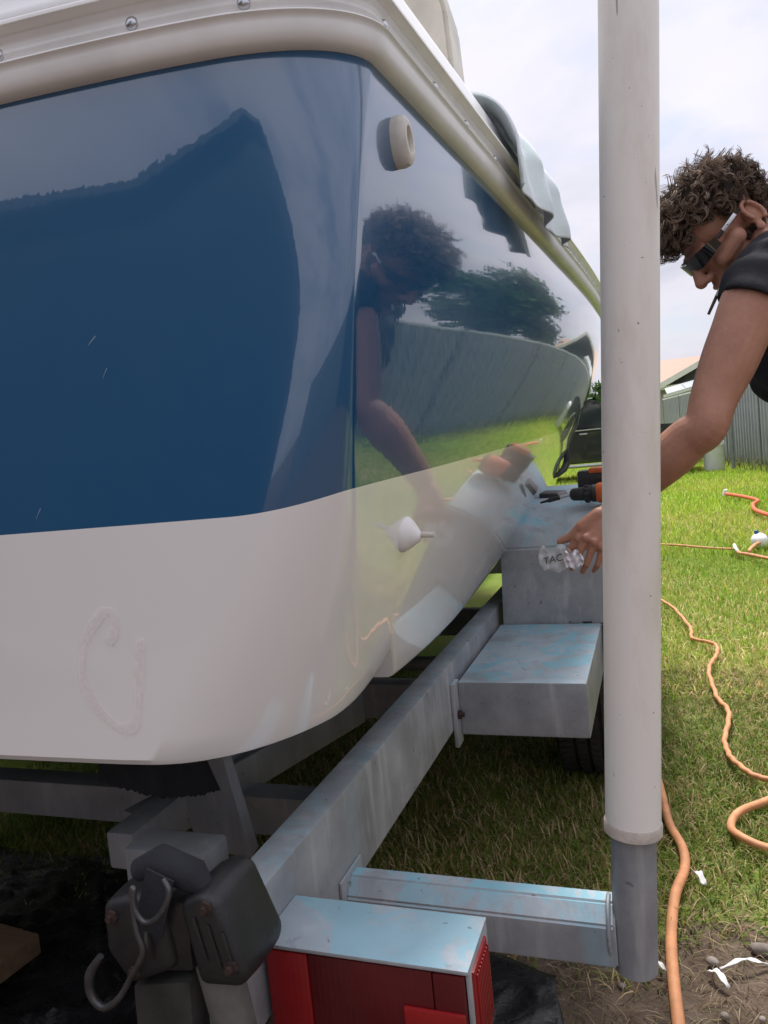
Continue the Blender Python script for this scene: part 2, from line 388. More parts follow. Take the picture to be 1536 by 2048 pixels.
GF = [(0.261, 0.444, 0.031), (0.322, 0.494, 0.041), (0.322, 0.494, 0.041), (0.402, 0.546, 0.058), (0.402, 0.546, 0.058), (0.483, 0.546, 0.085), (0.483, 0.546, 0.085), (0.564, 0.529, 0.135)]
def keep_near(x, y): return (RNG.random(len(x)) > dirt_amt(x, y) * 1.12 - .03) & ~((x < -.2) & (y < 1.32))
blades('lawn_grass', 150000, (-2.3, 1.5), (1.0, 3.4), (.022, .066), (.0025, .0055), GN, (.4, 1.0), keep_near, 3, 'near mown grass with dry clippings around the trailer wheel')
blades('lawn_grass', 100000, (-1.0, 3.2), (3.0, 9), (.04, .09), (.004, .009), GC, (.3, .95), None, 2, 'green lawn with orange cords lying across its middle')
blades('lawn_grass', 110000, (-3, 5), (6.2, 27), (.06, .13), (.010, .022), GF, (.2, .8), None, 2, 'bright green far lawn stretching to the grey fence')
def keep_f(x, y): return np.abs(x - (4.9 - .167 * y) + .35) < .35
blades('tall_weeds', 16000, (-.5, 5.0), (1, 27), (.12, .42), (.008, .02), [(.06, .10, .02), (.10, .14, .04), (.2, .19, .09), (.27, .24, .14)], (.1, .6), keep_f, 3, 'rank weeds along the foot of the grey fence')

# ================================================================== BOAT
CLX = -1.35
def spline(xs, ys):
    "natural cubic spline y(x)"
    xs, ys = np.array(xs, float), np.array(ys, float); n = len(xs); h = np.diff(xs); A = np.eye(n); r = np.zeros(n)
    for i in range(1, n - 1): A[i, i - 1:i + 2] = h[i - 1], 2 * (h[i - 1] + h[i]), h[i]; r[i] = 6 * ((ys[i + 1] - ys[i]) / h[i] - (ys[i] - ys[i - 1]) / h[i - 1])
    M_ = np.linalg.solve(A, r)
    def f(x):
        i = int(np.clip(np.searchsorted(xs, x) - 1, 0, n - 2)); a, b = xs[i + 1] - x, x - xs[i]
        return (M_[i] * a ** 3 + M_[i + 1] * b ** 3) / (6 * h[i]) + (ys[i] / h[i] - M_[i] * h[i] / 6) * a + (ys[i + 1] / h[i] - M_[i + 1] * h[i] / 6) * b
    return f
# each plan curve: transom (x, y), start of the corner radius, side (y, x), heights along the girth, bow
CURVES = {
    'S': dict(tr=([-1.36, -1.0, -.692, -.561, -.42, -.35], [.690, .715, .740, .756, .780, .797]), xa=-.425, side=([.885, 1.15, 1.454, 2.089, 3.1, 4.2], [-.2755, -.2580, -.2375, -.199, -.158, -.195]),
              zt=1.5, zs=([0, 2.1, 3.1, 4.2], [1.5, 1.5, 1.505, 1.56]), bow=[(-.48, 5.15, 1.66), (-.9, 5.75, 1.75), (-1.35, 6.1, 1.80)]),
    'W': dict(tr=([-1.36, -1.0, -.7, -.57, -.46, -.4], [.690, .705, .718, .726, .736, .744]), xa=-.452, side=([.825, 1.1, 1.43, 2.1, 3.05, 4.15], [-.3275, -.3110, -.2920, -.2635, -.272, -.35]),
              zt=.994, zs=([.8, .9, 1.1, 1.43, 2.1, 3.05, 4.15], [1.010, 1.013, 1.018, 1.028, 1.05, 1.08, 1.11]), bow=[(-.58, 4.98, 1.17), (-.95, 5.5, 1.24), (-1.35, 5.85, 1.3)]),
    'C': dict(tr=([-1.36, -1.1, -.791, -.640, -.56, -.5], [.690, .695, .701, .704, .709, .72]), xa=-.575, side=([.985, 1.2, 1.45, 2.135, 3.0, 4.06], [-.394, -.385, -.387, -.425, -.462, -.505]),
              zt=.72, zs=([.9, 1.1, 1.45, 2.135, 3.0, 4.06], [.721, .716, .714, .72, .74, .76]), bow=[(-.70, 4.8, .85), (-1.0, 5.3, .98), (-1.35, 5.6, 1.1)])}
NT, NC, NSD, NB = 22, 32, 90, 24
def plan_curve(d):
    ft = spline(*d['tr']); fs = spline(*d['side']); fz = lambda y: float(np.interp(y, *d['zs'])); P = []
    xa = d['xa']; yb, ye = d['side'][0][0], d['side'][0][-1]
    for k in range(NT): x = CLX + (xa - CLX) * k / NT; P.append((x, ft(x), d['zt']))
    A = np.array((xa, ft(xa))); B_ = np.array((fs(yb), yb)); e_ = 1e-3
    tA = np.array((1, (ft(xa + e_) - ft(xa - e_)) / (2 * e_))); tB = np.array(((fs(yb + e_) - fs(yb)) / e_, 1)); tA /= np.linalg.norm(tA); tB /= np.linalg.norm(tB)
    m = np.linalg.solve(np.array([tA, tB]).T, B_ - A); P1, P2 = A + tA * m[0] * .62, B_ - tB * m[1] * .62
    for k in range(NC):
        t = k / NC; q = A * (1 - t) ** 3 + P1 * 3 * t * (1 - t) ** 2 + P2 * 3 * t * t * (1 - t) + B_ * t ** 3; u = t * t * (3 - 2 * t); P.append((q[0], q[1], d['zt'] * (1 - u) + fz(yb) * u))
    for k in range(NSD): t = k / NSD; y = yb + (ye - yb) * (.35 * t + .65 * t * t); P.append((fs(y), y, fz(y)))
    last = (fs(ye), ye, fz(ye)); prev = P[-1]
    Bc = catmull([prev, last] + d['bow'], NB // 3)[NB // 3:]; P += [tuple(b) for b in Bc]
    return [np.array(p, float) for p in P]
def curve_half():
    S, W_, Cc = (plan_curve(CURVES[k]) for k in 'SWC')
    jump = min(range(NT + NC, len(Cc)), key=lambda i: abs(Cc[i][1] - 1.06)); return S, W_, Cc, jump
S_side = spline(*CURVES['S']['side'])
S_h, W_h, C_h, JUMP = curve_half()
mir = lambda p: np.array((2 * CLX - p[0], p[1], p[2]))
def full(h): return [mir(p) for p in h[::-1]] + list(h[1:])
boat = thing('boat', 'blue and white fibreglass boat resting on the galvanised trailer', 'boat', (CLX, 3.0, .5))
def hull():
    S, W_, Cc = list(S_h), list(W_h), list(C_h)
    # duplicate column where the chine rail starts; aft of it the lip is trimmed upwards
    t0 = [0.0] * len(S)
    for i in range(NT + NC - 8, JUMP + 1): t0[i] = .060 * max(0, (i - (NT + NC - 8)) / (JUMP - (NT + NC - 8))) ** 1.6
    for A in (S, W_, Cc): A.insert(JUMP + 1, A[JUMP] + (A[JUMP + 1] - A[JUMP]) * .012)
    t0.insert(JUMP + 1, 0.0); t0 = t0[::-1] + t0[1:]
    S, W_, Cc = full(S), full(W_), full(Cc); K = len(S)
    tk = .36; rows = []; ts = list(np.linspace(0, tk, 11)) + list(np.linspace(tk, 1, 22))[1:]
    mid = np.array((CLX, 0, 0)); Lg = lambda i, t: Cc[i] * ((t - .36) * (t - 1) / .36) + W_[i] * (t * (t - 1) / (.36 * -.64)) + S[i] * (t * (t - .36) / .64); E0 = [Lg(i, t0[i]) for i in range(K)]
    keel = [np.array((CLX, max(p[1], 1.25), .60 if p[1] < 4.2 else .60 + .30 * (p[1] - 4.2))) for p in Cc]
    nrm = []
    for i in range(K):
        t = Cc[min(i + 1, K - 1)] - Cc[max(i - 1, 0)]; n = np.array((t[1], -t[0], 0)); nrm.append(n / (np.linalg.norm(n) + 1e-9))
    J1 = [K // 2 + JUMP, K // 2 + JUMP + 1, K // 2 - JUMP, K // 2 - JUMP - 1]
    for j in J1: nrm[j] = np.array((1 if j > K // 2 else -1, -.1, 0)); 
    rows.append(keel)
    inn = [np.array((CLX + (p[0] - CLX) * .86, max(p[1], .86) if p[1] < 2 else p[1] - .1, p[2])) for p in E0]
    rows.append([inn[i] * .5 + keel[i] * .5 + np.array((0, 0, -.004)) for i in range(K)])
    rows.append([inn[i] + np.array((0, 0, -.010)) for i in range(K)])
    rows.append([E0[i] - nrm[i] * .030 + np.array((0, 0, -.012)) for i in range(K)])
    rows.append([E0[i] - nrm[i] * .012 + np.array((0, 0, -.011)) for i in range(K)])
    rows.append([E0[i] - nrm[i] * .004 + np.array((0, 0, -.007)) for i in range(K)])
    nb = len(rows)
    for t in ts:
        rows.append([Lg(i, t if t >= tk else t0[i] + (tk - t0[i]) * t / tk) for i in range(K)])
    me = grid_mesh(rows); me.materials.append(WHITE); me.materials.append(BLUE); me.materials.append(ANTIFOUL)
    split = nb + 10; K1 = K - 1
    me.polygons.foreach_set('material_index', [1 if (f // K1) >= split else (2 if f // K1 < 2 else 0) for f in range(len(me.polygons))])
    o = link('hull', me, None, boat, 32)
    bm = bmesh.new(); bm.from_mesh(me); bmesh.ops.recalc_face_normals(bm, faces=bm.faces); bm.to_mesh(me); bm.free(); me.set_sharp_from_angle(angle=math.radians(32))
    return o
hull_o = hull()
def normals2(P):
    o = []
    for i in range(len(P)):
        t = np.array(P[min(i + 1, len(P) - 1)]) - np.array(P[max(i - 1, 0)]); n = np.array((t[1], -t[0], 0)); o.append(n / (np.linalg.norm(n) + 1e-9))
    return o
SF = full(S_h); SN = normals2(SF)
def sweep(name, prof, mat, parent, smooth=40):
    rows = [[SF[i] + SN[i] * o + np.array((0, 0, z)) for i in range(len(SF))] for o, z in prof]
    me = grid_mesh(rows); bm = bmesh.new(); bm.from_mesh(me); bmesh.ops.recalc_face_normals(bm, faces=bm.faces); bm.to_mesh(me); bm.free()
    return link(name, me, mat, parent, smooth)
gm = sweep('gunwale_moulding', [(-.02, -.003), (.004, -.002), (.011, .000), (.0155, .004), (.018, .011), (.0195, .020), (.0195, .025), (.0215, .027), (.0235, .029), (.0225, .031), (.018, .0318), (.003, .032)], RAILW, boat, 50)
rr = sweep('rub_rail', [(.008, .0318), (.0115, .033), (.0115, .041), (.0135, .043), (.0135, .047), (.0115, .049), (.0115, .057), (.015, .0595), (.015, .0625), (.022, .0645), (.0265, .067), (.0265, .071), (.023, .074), (.010, .0775)], RAILW, boat, 60)
dk = sweep('deck_coaming', [(.010, .0772), (.016, .0778), (.017, .082), (.012, .090), (.006, .104), (-.002, .135), (-.012, .155), (-.028, .168), (-.055, .174), (-.11, .174), (-.15, .166), (-.165, .14), (-.17, -.1), (-.17, -.45)], DECKW, boat, 60)
fl = [SF[i] - SN[i] * .17 for i in range(len(SF))]
bm = bmesh.new(); bm.faces.new([bm.verts.new((p[0], p[1], 1.06)) for p in fl[::4]]); link('cockpit_floor', bm_me(bm), DECKW, boat)
# rub rail screws at even spacing along the visible side
acc = 0.0; mid = len(SF) // 2; marks = []
half = [i for i in range(mid, len(SF))]
nxt = .86 + .20 - .42
for a_, b_ in zip(half[:-1], half[1:]):
    acc += np.linalg.norm(SF[b_] - SF[a_])
    if acc >= nxt: marks.append(b_); nxt += .165
scr = None
for i in marks[:22]:
    p = SF[i] + SN[i] * .0115 + np.array((0, 0, .0445)); n = SN[i]
    if SF[i][1] > 5: break
    s = lathe('screw', p, n, [(0, .0075), (.002, .0075), (.0045, .0055), (.0055, .002)], STEEL, rr, 14)
    s.location = (0, 0, 0)
# targa arch: upright seen above the coaming
ar = prism_y('targa_arch', [(-.43, 1.55), (-.455, 2.25), (-.52, 2.52), (-.75, 2.62), (-1.95, 2.62), (-2.18, 2.52), (-2.245, 2.25), (-2.27, 1.55), (-2.05, 1.55), (-2.04, 2.2), (-1.95, 2.42), (-.75, 2.42), (-.66, 2.2), (-.65, 1.55)], 2.18, 2.34, BEIGE, boat, .012)

def side_point(z, y):
    "point on the hull's right side at height z and station y"
    best = None
    for s, w_, c in zip(S_h[40:-30], W_h[40:-30], C_h[40:-30]):
        zz = np.linspace(0, 1, 40)
        for t in zz:
            a = (t - .36) * (t - 1) / .36; b = t * (t - 1) / (.36 * -.64); cc = t * (t - .36) / .64
            p = c * a + w_ * b + s * cc; d = abs(p[2] - z) + abs(p[1] - y)
            if best is None or d < best[0]: best = (d, p)
    return best[1]
def side_frame(z, y):
    p = side_point(z, y); q = side_point(z, y + .12); r = side_point(z + .1, y)
    ty = Vector(q - p).normalized(); tz = Vector(r - p).normalized(); n = ty.cross(tz); n = n if n.x > 0 else -n
    return Vector(p), n.normalized(), tz
FIT = simple('fitting_plastic', (.66, .63, .56), .5, 0, .14, 40, .1)
p, n, tz = side_frame(1.420, .93)
ring = lathe('drain_outlet', p - n * .004, n, [(0, .030), (.012, .031), (.020, .029), (.0235, .024), (.0235, .017), (.018, .0135), (.006, .0125)], FIT, boat, 32, 40, (tz, .62))
lathe('drain_hole', p, n, [(.002, .0120), (.0125, .0118)], BLACKP, ring, 20, 40, (tz, .62))
p, n, tz = side_frame(.937, 1.005)
sk = lathe('skin_fitting', p - n * .003, n, [(0, .026), (.005, .0255), (.013, .020), (.023, .010), (.028, .005)], simple('white_fitting', (.85, .84, .82), .35, 0, .05, 40, .05), boat, 28, 40)
lathe('stub', p, n + Vector((0, 0, .15)), [(.026, .0045), (.044, .0035)], FIT, sk, 10)
# dried loop of polish on the transom
def transom_pt(x, z):
    t = (z - .72) / .78
    Q = np.array([c * ((t - .36) * (t - 1) / .36) + w_ * (t * (t - 1) / (.36 * -.64)) + s * (t * (t - .36) / .64) for s, w_, c in zip(S_h[:50], W_h[:50], C_h[:50])])
    return np.array((x, np.interp(x, Q[:, 0], Q[:, 1]), z))
lp = [(-.616, .858), (-.606, .872), (-.606, .893), (-.622, .892), (-.648, .860), (-.655, .820), (-.645, .790), (-.622, .766), (-.602, .757), (-.586, .764), (-.580, .79), (-.575, .83), (-.570, .862)]
PL = catmull([(a, b) for a, b in lp], 8); rows = [[], []]
for i, p in enumerate(PL):
    t = PL[min(i + 1, len(PL) - 1)] - PL[max(i - 1, 0)]; t = t / (np.linalg.norm(t) + 1e-9); wd_ = .0055 + .0016 * math.sin(i * .3)
    for r_i, sg_ in ((0, -1), (1, 1)):
        q = transom_pt(p[0] - t[1] * wd_ * sg_, p[1] + t[0] * wd_ * sg_); rows[r_i].append((q[0], q[1] - .0016, q[2]))
V = rows[0] + rows[1]; nP = len(PL); F = [(i, i + 1, nP + i + 1, nP + i) for i in range(nP - 1)]
def pol():
    m = MT('dried_polish', (.95, .89, .87), .5); m.l(m.ramp(m.noise(60, 4), [(.3, B3(.35)), (.7, B3(.6))]), m.b.inputs['Alpha']); return m.m
link('polish_smear', pd(V, F), pol(), boat, 60)

SCR = MT('scratch', (.75, .76, .78), .6).m
for pts in ([(-.605, 1.205), (-.594, 1.214)], [(-.59, 1.165), (-.583, 1.176)], [(-.70, 1.01), (-.692, 1.022)], [(-.495, .777), (-.482, .781)], [(-.492, .781), (-.484, .784)]):
    a, b = (transom_pt(*q) for q in pts); w_ = np.array((0, 0, .0006)); o_ = np.array((0, -.0015, 0))
    link('scratch', pd([a + o_, b + o_, b + o_ + w_, a + o_ + w_ * .4], [(0, 1, 2, 3)]), SCR, boat)

# ================================================================== TRAILER
tr = thing('boat_trailer', 'galvanised steel boat trailer with light blue overspray under the boat', 'trailer', (CLX, 2.4, 0))
for sx in (0, 1):
    f = (lambda x: x) if sx == 0 else (lambda x: 2 * CLX - x)
    x0, x1 = sorted((f(-.516), f(-.465)))
    box('side_rail', x0, x1, .66, 5.0, .402, .553, GALV, tr, .006)
for y, z0, z1 in ((1.20, .355, .43), (1.95, .30, .40), (2.85, .30, .40), (4.2, .30, .40)):
    box('cross_member', 2 * CLX + .517, -.517, y, y + .06, z0, z1, GALV_SHADE, tr, .005)
box('drawbar', CLX - .06, CLX + .06, 3.4, 7.2, .29, .40, GALV_SHADE, tr, .006)
for s in (-1, 1): box('bunk_rail', CLX + s * .53 - .025, CLX + s * .53 + .025, .92, 4.4, .44, .50, GALV_SHADE, tr, .005)
# transom prop: leaning flat bar and its tube end
hexa('prop_plate', [(-.735, .995, .44), (-.628, .985, .44), (-.622, 1.0, .452), (-.728, 1.01, .45), (-.765, .99, .70), (-.675, .98, .70), (-.669, .995, .70), (-.759, 1.005, .70)], GALV_SHADE, tr, .002)
box('tube_stub', -.715, -.585, .805, .865, .43, .548, GALV_SHADE, tr, .008)
# angled inner brace running forward from the tube stub
bar('brace', (-.86, 1.0, .455), (-.70, 1.62, .455), .05, .07, GALV_SHADE, tr, .005)
bar('brace', (-.64, 1.0, .62), (-.60, 1.9, .56), .09, .008, GALV_SHADE, tr, .001)
# light bracket with red lamp
lb = box('lamp_bracket', -.4645, -.217, .722, .818, .4955, .5005, galvanised('lamp_bracket_steel', .62), tr, .0018)
box('bracket_flange', -.2215, -.2172, .727, .816, .40, .4953, GALV_B, tr, .0012)
def red(name, col, rough=.22, ribs=False):
    m = MT(name, col, rough, 0, .5)
    m.base(m.mix(m.ramp(m.noise(12, 5), [(.3, B3(0)), (.75, B3(1))]), tuple(c * .65 for c in col), col))
    m.rough(m.ramp(m.noise(18, 5, .7), [(.3, B3(rough)), (.7, B3(rough + .3))]))
    wv_ = m.n('ShaderNodeTexWave'); wv_.inputs['Scale'].default_value = 45; wv_.inputs['Distortion'].default_value = .6; m.l(m.co(), wv_.inputs['Vector'])
    m.bump(wv_.outputs['Fac'], .05, .002); return m.m
R1, R2, R3 = red('red_lens', (.33, .010, .014)), red('dark_red_lens', (.12, .007, .011)), red('red_reflector', (.36, .012, .014), .3)
lamp = box('tail_lamp', -.457, -.2225, .729, .800, .385, .4945, BLACKP, tr, .004)
box('lens', -.458, -.405, .7225, .735, .386, .4935, R1, lamp, .003)
box('lens', -.4045, -.258, .7235, .735, .386, .4935, R2, lamp, .003)
box('lens', -.2575, -.2225, .7225, .735, .386, .4935, R2, lamp, .003)
box('reflector', -.292, -.2235, .7185, .7235, .420, .452, R3, lamp, .002)
box('side_lens', -.2235, -.2140, .736, .800, .388, .4905, R1, lamp, .003)
for k in range(9):
    box('lens_rib', -.2142, -.2118, .742 + k * .0064, .7455 + k * .0064, .40, .484, R1, lamp, .0008)
for x, z in ((-.446, .398), (-.30, .392)): lathe('lens_screw', (x, .7228, z), (0, -1, 0), [(0, .0055), (.002, .005), (.003, .002)], RUST, lamp, 10)
# guide post arm, post and PVC sleeve
arm = prism_x('guide_arm', [(.957, .355), (1.013, .355), (1.013, .423), (1.003, .433), (.978, .433), (.957, .412)], -.462, -.085, GALV_B, tr, .003)
box('arm_flange', -.4648, -.4595, .945, 1.025, .395, .440, GALV, tr, .003)
pb, pc, pt = Vector((-.065, .985, .343)), Vector((-.0545, .977, .545)), Vector((.028, 1.004, 1.86))
dirp = (pt - pc).normalized()
post = tube('guide_post', [pb, pb.lerp(pc, .3), pb.lerp(pc, .6), pc, pc + dirp * .1], .0282, GALV, tr, 32)
tube('weld_bead', [Vector((-.0935, .985 + .030 * math.cos(t), .394 + .042 * math.sin(t))) for t in np.linspace(0, 2 * math.pi, 21)], .0030, GALV, post, 8)
sl = tube('pipe_sleeve', [pc - dirp * .004, pc + dirp * .3, pc + dirp * .7, pt], .0345, PVC, tr, 48)
cl_pts = []
tube('sleeve_collar', [pc - dirp * .012, pc - dirp * .010, pc + dirp * .002, pc + dirp * .0045], [.0335, .0362, .0362, .035], simple('aged_pvc', (.52, .46, .40), .6, 0, .25, 40, .3), sl, 40)
# step box bolted to the rail
step = box('step_box', -.455, -.166, 1.648, 2.185, .383, .508, GALV_B, tr, .006)
hexa('step_plate', [(-.4645, 1.615, .365), (-.4545, 1.615, .365), (-.4545, 1.660, .365), (-.4645, 1.660, .365), (-.4645, 1.615, .512), (-.4545, 1.615, .512), (-.4545, 1.660, .512), (-.4645, 1.660, .512)], GALV_B, step, .002)
lathe('bolt', (-.455, 1.632, .437), (1, 0, 0), [(0, .011), (.008, .011), (.0085, .006), (.014, .006)], RUST, step, 6)
# mudguard: faceted sheet
def guard():
    pr = [(2.195, .285), (2.195, .52), (2.245, .722), (2.285, .764), (2.34, .802), (2.41, .828), (2.50, .844), (2.66, .852), (3.00, .852), (3.2, .80), (3.32, .68), (3.34, .30)]
    x0, x1 = -.447, -.03; V = []; F = []
    inn = []
    for i, q in enumerate(pr):
        a = np.array(pr[max(i - 1, 0)]); b = np.array(pr[min(i + 1, len(pr) - 1)]); t = (b - a) / np.linalg.norm(b - a); inn.append((q[0] + t[1] * .004, q[1] - t[0] * .004))
    for x in (x0, x1):
        for L_ in (pr, inn): V += [(x, q[0], q[1]) for q in L_]
    m = len(pr)
    for i in range(m - 1):
        F.append((i, i + 1, 2 * m + i + 1, 2 * m + i)); F.append((m + i, 3 * m + i, 3 * m + i + 1, m + i + 1))
        F.append((i, m + i, m + i + 1, i + 1)); F.append((2 * m + i, 2 * m + i + 1, 3 * m + i + 1, 3 * m + i))
    F.append((0, 2 * m, 3 * m, m)); F.append((m - 1, 2 * m - 1, 4 * m - 1, 3 * m - 1))
    me = pd(V, F); bm = bmesh.new(); bm.from_mesh(me); bmesh.ops.recalc_face_normals(bm, faces=bm.faces)
    ed = [e for e in bm.edges if abs(e.verts[0].co.x - e.verts[1].co.x) > .1]
    bmesh.ops.bevel(bm, geom=ed, offset=.006, segments=2, affect='EDGES'); bm.to_mesh(me); bm.free()
    g = link('mudguard', me, GALV_G, tr, 22)
    # inner and outer skirts
    for x, nm in ((x0, 'skirt'), (x1, 'skirt')):
        poly = [(q[0] + .001, q[1] - .001) for q in inn if q[1] > .5] ; poly = [(poly[0][0], .54)] + poly + [(poly[-1][0], .54)]
        prism_x(nm, poly, x - (.003 if x == x1 else 0), x + (.003 if x == x0 else 0), GALV_G, g)
    return g
GALV_G = galvanised('mudguard_steel', .75)
guard()
# wheels
def wheel(cx, cy, r=.318, wd=.195):
    prof = [(-wd / 2, r * .58), (-wd / 2 - .006, r * .75), (-wd / 2 + .002, r * .90), (-wd / 2 + .022, r * .978), (-wd / 2 + .045, r * .992), (-.044, r * .998), (-.043, r * .962), (-.034, r * .962), (-.033, r), (-.005, r), (-.004, r * .962), (.004, r * .962), (.005, r), (.033, r), (.034, r * .962), (.043, r * .962), (.044, r * .998), (wd / 2 - .045, r * .992), (wd / 2 - .022, r * .978), (wd / 2 - .002, r * .90), (wd / 2 + .006, r * .75), (wd / 2, r * .58)]
    wh = lathe('wheel', (cx, cy, r - .012), (1, 0, 0), [(-.06, .05), (-.055, r * .55), (-wd / 2 + .01, r * .6), (wd / 2 - .01, r * .6), (.055, r * .55), (.07, .05)], simple('wheel_rim', (.45, .46, .47), .45, .6), tr, 40)
    ty = lathe('tyre', (cx, cy, r - .012), (1, 0, 0), prof, RUBBER, wh, 72, 30)
    # tread sipes as raised angled blocks
    V = []; F = []
    for k in range(72):
        a0 = 2 * math.pi * k / 72
        for s, (xa, xb) in enumerate(((-.032, -.006), (.006, .032), (-.082, -.046), (.046, .082))):
            sk_ = .03 * (1 if s % 2 else -1); i0 = len(V); rr_ = r * (1.0 if s < 2 else .990)
            for x, sh in ((xa, 0), (xb, sk_)):
                for da in (.012, .012 + .052):
                    for q in (rr_ - .002, rr_ + .0035):
                        a = a0 + da + sh; V.append((cx + x, cy + math.cos(a) * q, r - .012 + math.sin(a) * q))
            F += [tuple(i0 + j for j in f) for f in ((1, 3, 7, 5), (0, 1, 5, 4), (2, 6, 7, 3), (0, 2, 3, 1), (4, 5, 7, 6))]
    t = link('tread', pd(V, F), RUBBER, wh); t['kind'] = 'stuff'
    return wh
wheel(-.225, 2.43, .312); wheel(2 * CLX + .225, 2.43, .312)
tube('axle', [(-.3, 2.46, .306), (2 * CLX + .3, 2.46, .306)], .025, GALV_SHADE, tr, 16)
# black keel pad seen ragged under the transom
def ragged():
    V = []; F = []; xs = np.linspace(-.90, -.655, 70)
    for i, x in enumerate(xs):
        zb = .552 - .022 * math.sin((x + .90) / .245 * math.pi) + random.uniform(-.003, .003)
        for y in (.985, 1.005): V += [(x, y, .70), (x, y, zb)]
    for i in range(len(xs) - 1):
        a = i * 4; b = a + 4; F += [(a, b, b + 1, a + 1), (a + 2, a + 3, b + 3, b + 2), (a + 1, b + 1, b + 3, a + 3)]
    return link('bunk_carpet', pd(V, F), SHIRT, tr)
ragged()

# ================================================================== BACKGROUND
def ln(y): return 4.9 - .167 * y           # fence line x at station y
FGREY = simple('grey_sheet_metal', (.27, .285, .30), .45, .15, .10, 3, .03)
FPOST = simple('fence_post_steel', (.20, .215, .23), .5, .2, .15, 10, .05)
FRAIL = simple('pale_top_rail', (.62, .64, .66), .45, .1, .08, 10, .05)
def rib_panel(wd, h, n=12, depth=.028):
    "trapezoid ribbed sheet in local x (width) and z, facing -y"
    V = []; F = []; pts = []
    for k in range(n):
        x = wd * k / n; d = wd / n
        pts += [(x, 0), (x + d * .42, 0), (x + d * .54, -depth), (x + d * .88, -depth)]
    pts.append((wd, 0))
    for x, y in pts: V += [(x, y, 0), (x, y, h)]
    for i in range(len(pts) - 1): F.append((2 * i, 2 * i + 2, 2 * i + 3, 2 * i + 1))
    return pd(V, F)
def fence(label, A, Bp, h, n, name='fence'):
    A, Bp = Vector((*A, 0)), Vector((*Bp, 0)); d = Bp - A; Ln = d.length; d.normalize(); ang = math.atan2(d.y, d.x); wd = Ln / n
    f = thing(name, label, 'fence', A)
    pm = rib_panel(wd - .06, h); pm.materials.append(FGREY)
    bmp = bmesh.new(); bmesh.ops.create_cube(bmp, size=1)
    for v in bmp.verts: v.co = (v.co.x * .06, v.co.y * .06, (v.co.z + .5) * (h + .06))
    bmesh.ops.bevel(bmp, geom=bmp.edges[:], offset=.006, segments=1, affect='EDGES'); qm = bm_me(bmp); qm.materials.append(FPOST)
    for k in range(n + 1):
        p = d * (wd * k); o = link('post', qm, None, f); o.location = p; o.rotation_euler.z = ang
        if k < n:
            o = link('panel', pm, None, f); o.location = p + d * .03; o.rotation_euler.z = ang
            a = A + d * (wd * k + .03); b = A + d * (wd * (k + 1) - .03)
            bar('rail', (a.x, a.y, h + .022), (b.x, b.y, h + .022), .05, .045, FRAIL, f, .004)
    return f
fence('long grey ribbed metal fence along the right side of the lawn', (.45, 26.6), (5.3, -2.4), 1.80, 12)
fence('grey ribbed metal fence across the yard behind the camera, mirrored in the hull corner', (5.3, -2.5), (1.9, -6.4), 1.85, 3)

# house with dark gable just beyond the fence
WALLG = simple('grey_cladding', (.30, .315, .33), .7, 0, .08, 4, .05)
DARKG = simple('dark_gable_board', (.045, .048, .055), .7, 0, .2, 8, .1)
ROOFB = simple('beige_roof_metal', (.31, .19, .125), .6, 0, .05, 3, .03)
ROOFG = simple('grey_roof_metal', (.30, .30, .31), .5, 0, .1, 3, .05)
FASC = simple('pale_fascia', (.66, .66, .64), .5, 0, .06, 8, .03)
GLASSD = MT('window_glass', (.03, .035, .04), .06, 0, .6).m
h1 = thing('house', 'grey house with dark gable and pale fascia beyond the fence', 'house', (4.4, 38, 0))
prism_y('wall', [(1.0, 0), (7.8, 0), (7.8, 2.62), (1.0, 2.62)], 34.4, 43, WALLG, h1)
prism_y('gable', [(.95, 2.62), (7.85, 2.62), (4.4, 4.25)], 34.35, 34.6, DARKG, h1)
for s in (-1, 1):
    q = [(4.4, 4.52), (4.4 + s * 4.05, 2.60), (4.4 + s * 4.05, 2.50), (4.4, 4.42)]
    prism_y('roof', q, 33.9, 43.4, ROOFG, h1)
    prism_y('fascia', [(4.4, 4.56), (4.4 + s * 4.12, 2.62), (4.4 + s * 4.12, 2.38), (4.4, 4.32)], 33.78, 33.88, FASC, h1)
prism_y('eave_soffit', [(.36, 2.45), (1.35, 2.45), (1.35, 2.62), (.36, 2.55)], 33.9, 34.4, FASC, h1)
for x in (2.2, 5.2):
    wn = box('window', x, x + 1.2, 34.30, 34.42, 1.1, 2.2, FASC, h1, .01); box('pane', x + .07, x + 1.13, 34.27, 34.31, 1.17, 2.13, GLASSD, wn, 0)
h2 = thing('house', 'house with broad beige roof standing behind the grey gabled house', 'house', (4, 50, 0))
prism_y('wall', [(-1.0, 0), (11, 0), (11, 3.1), (-1.0, 3.1)], 46, 56, simple('cream_wall', (.55, .52, .46), .8, 0, .08, 4, .05), h2)
prism_x('roof', [(45.4, 3.0), (51, 4.95), (56.6, 3.0), (56.6, 2.85), (51, 4.8), (45.4, 2.85)], -1.4, 11.5, ROOFB, h2)
box('gutter', -1.45, 11.5, 45.3, 45.42, 2.9, 3.05, FASC, h2, .01)
for x in (1.0, 6.0):
    wn = box('window', x, x + 1.5, 45.92, 46.02, 1.0, 2.2, FASC, h2, .01); box('pane', x + .08, x + 1.42, 45.89, 45.93, 1.08, 2.12, GLASSD, wn, 0)
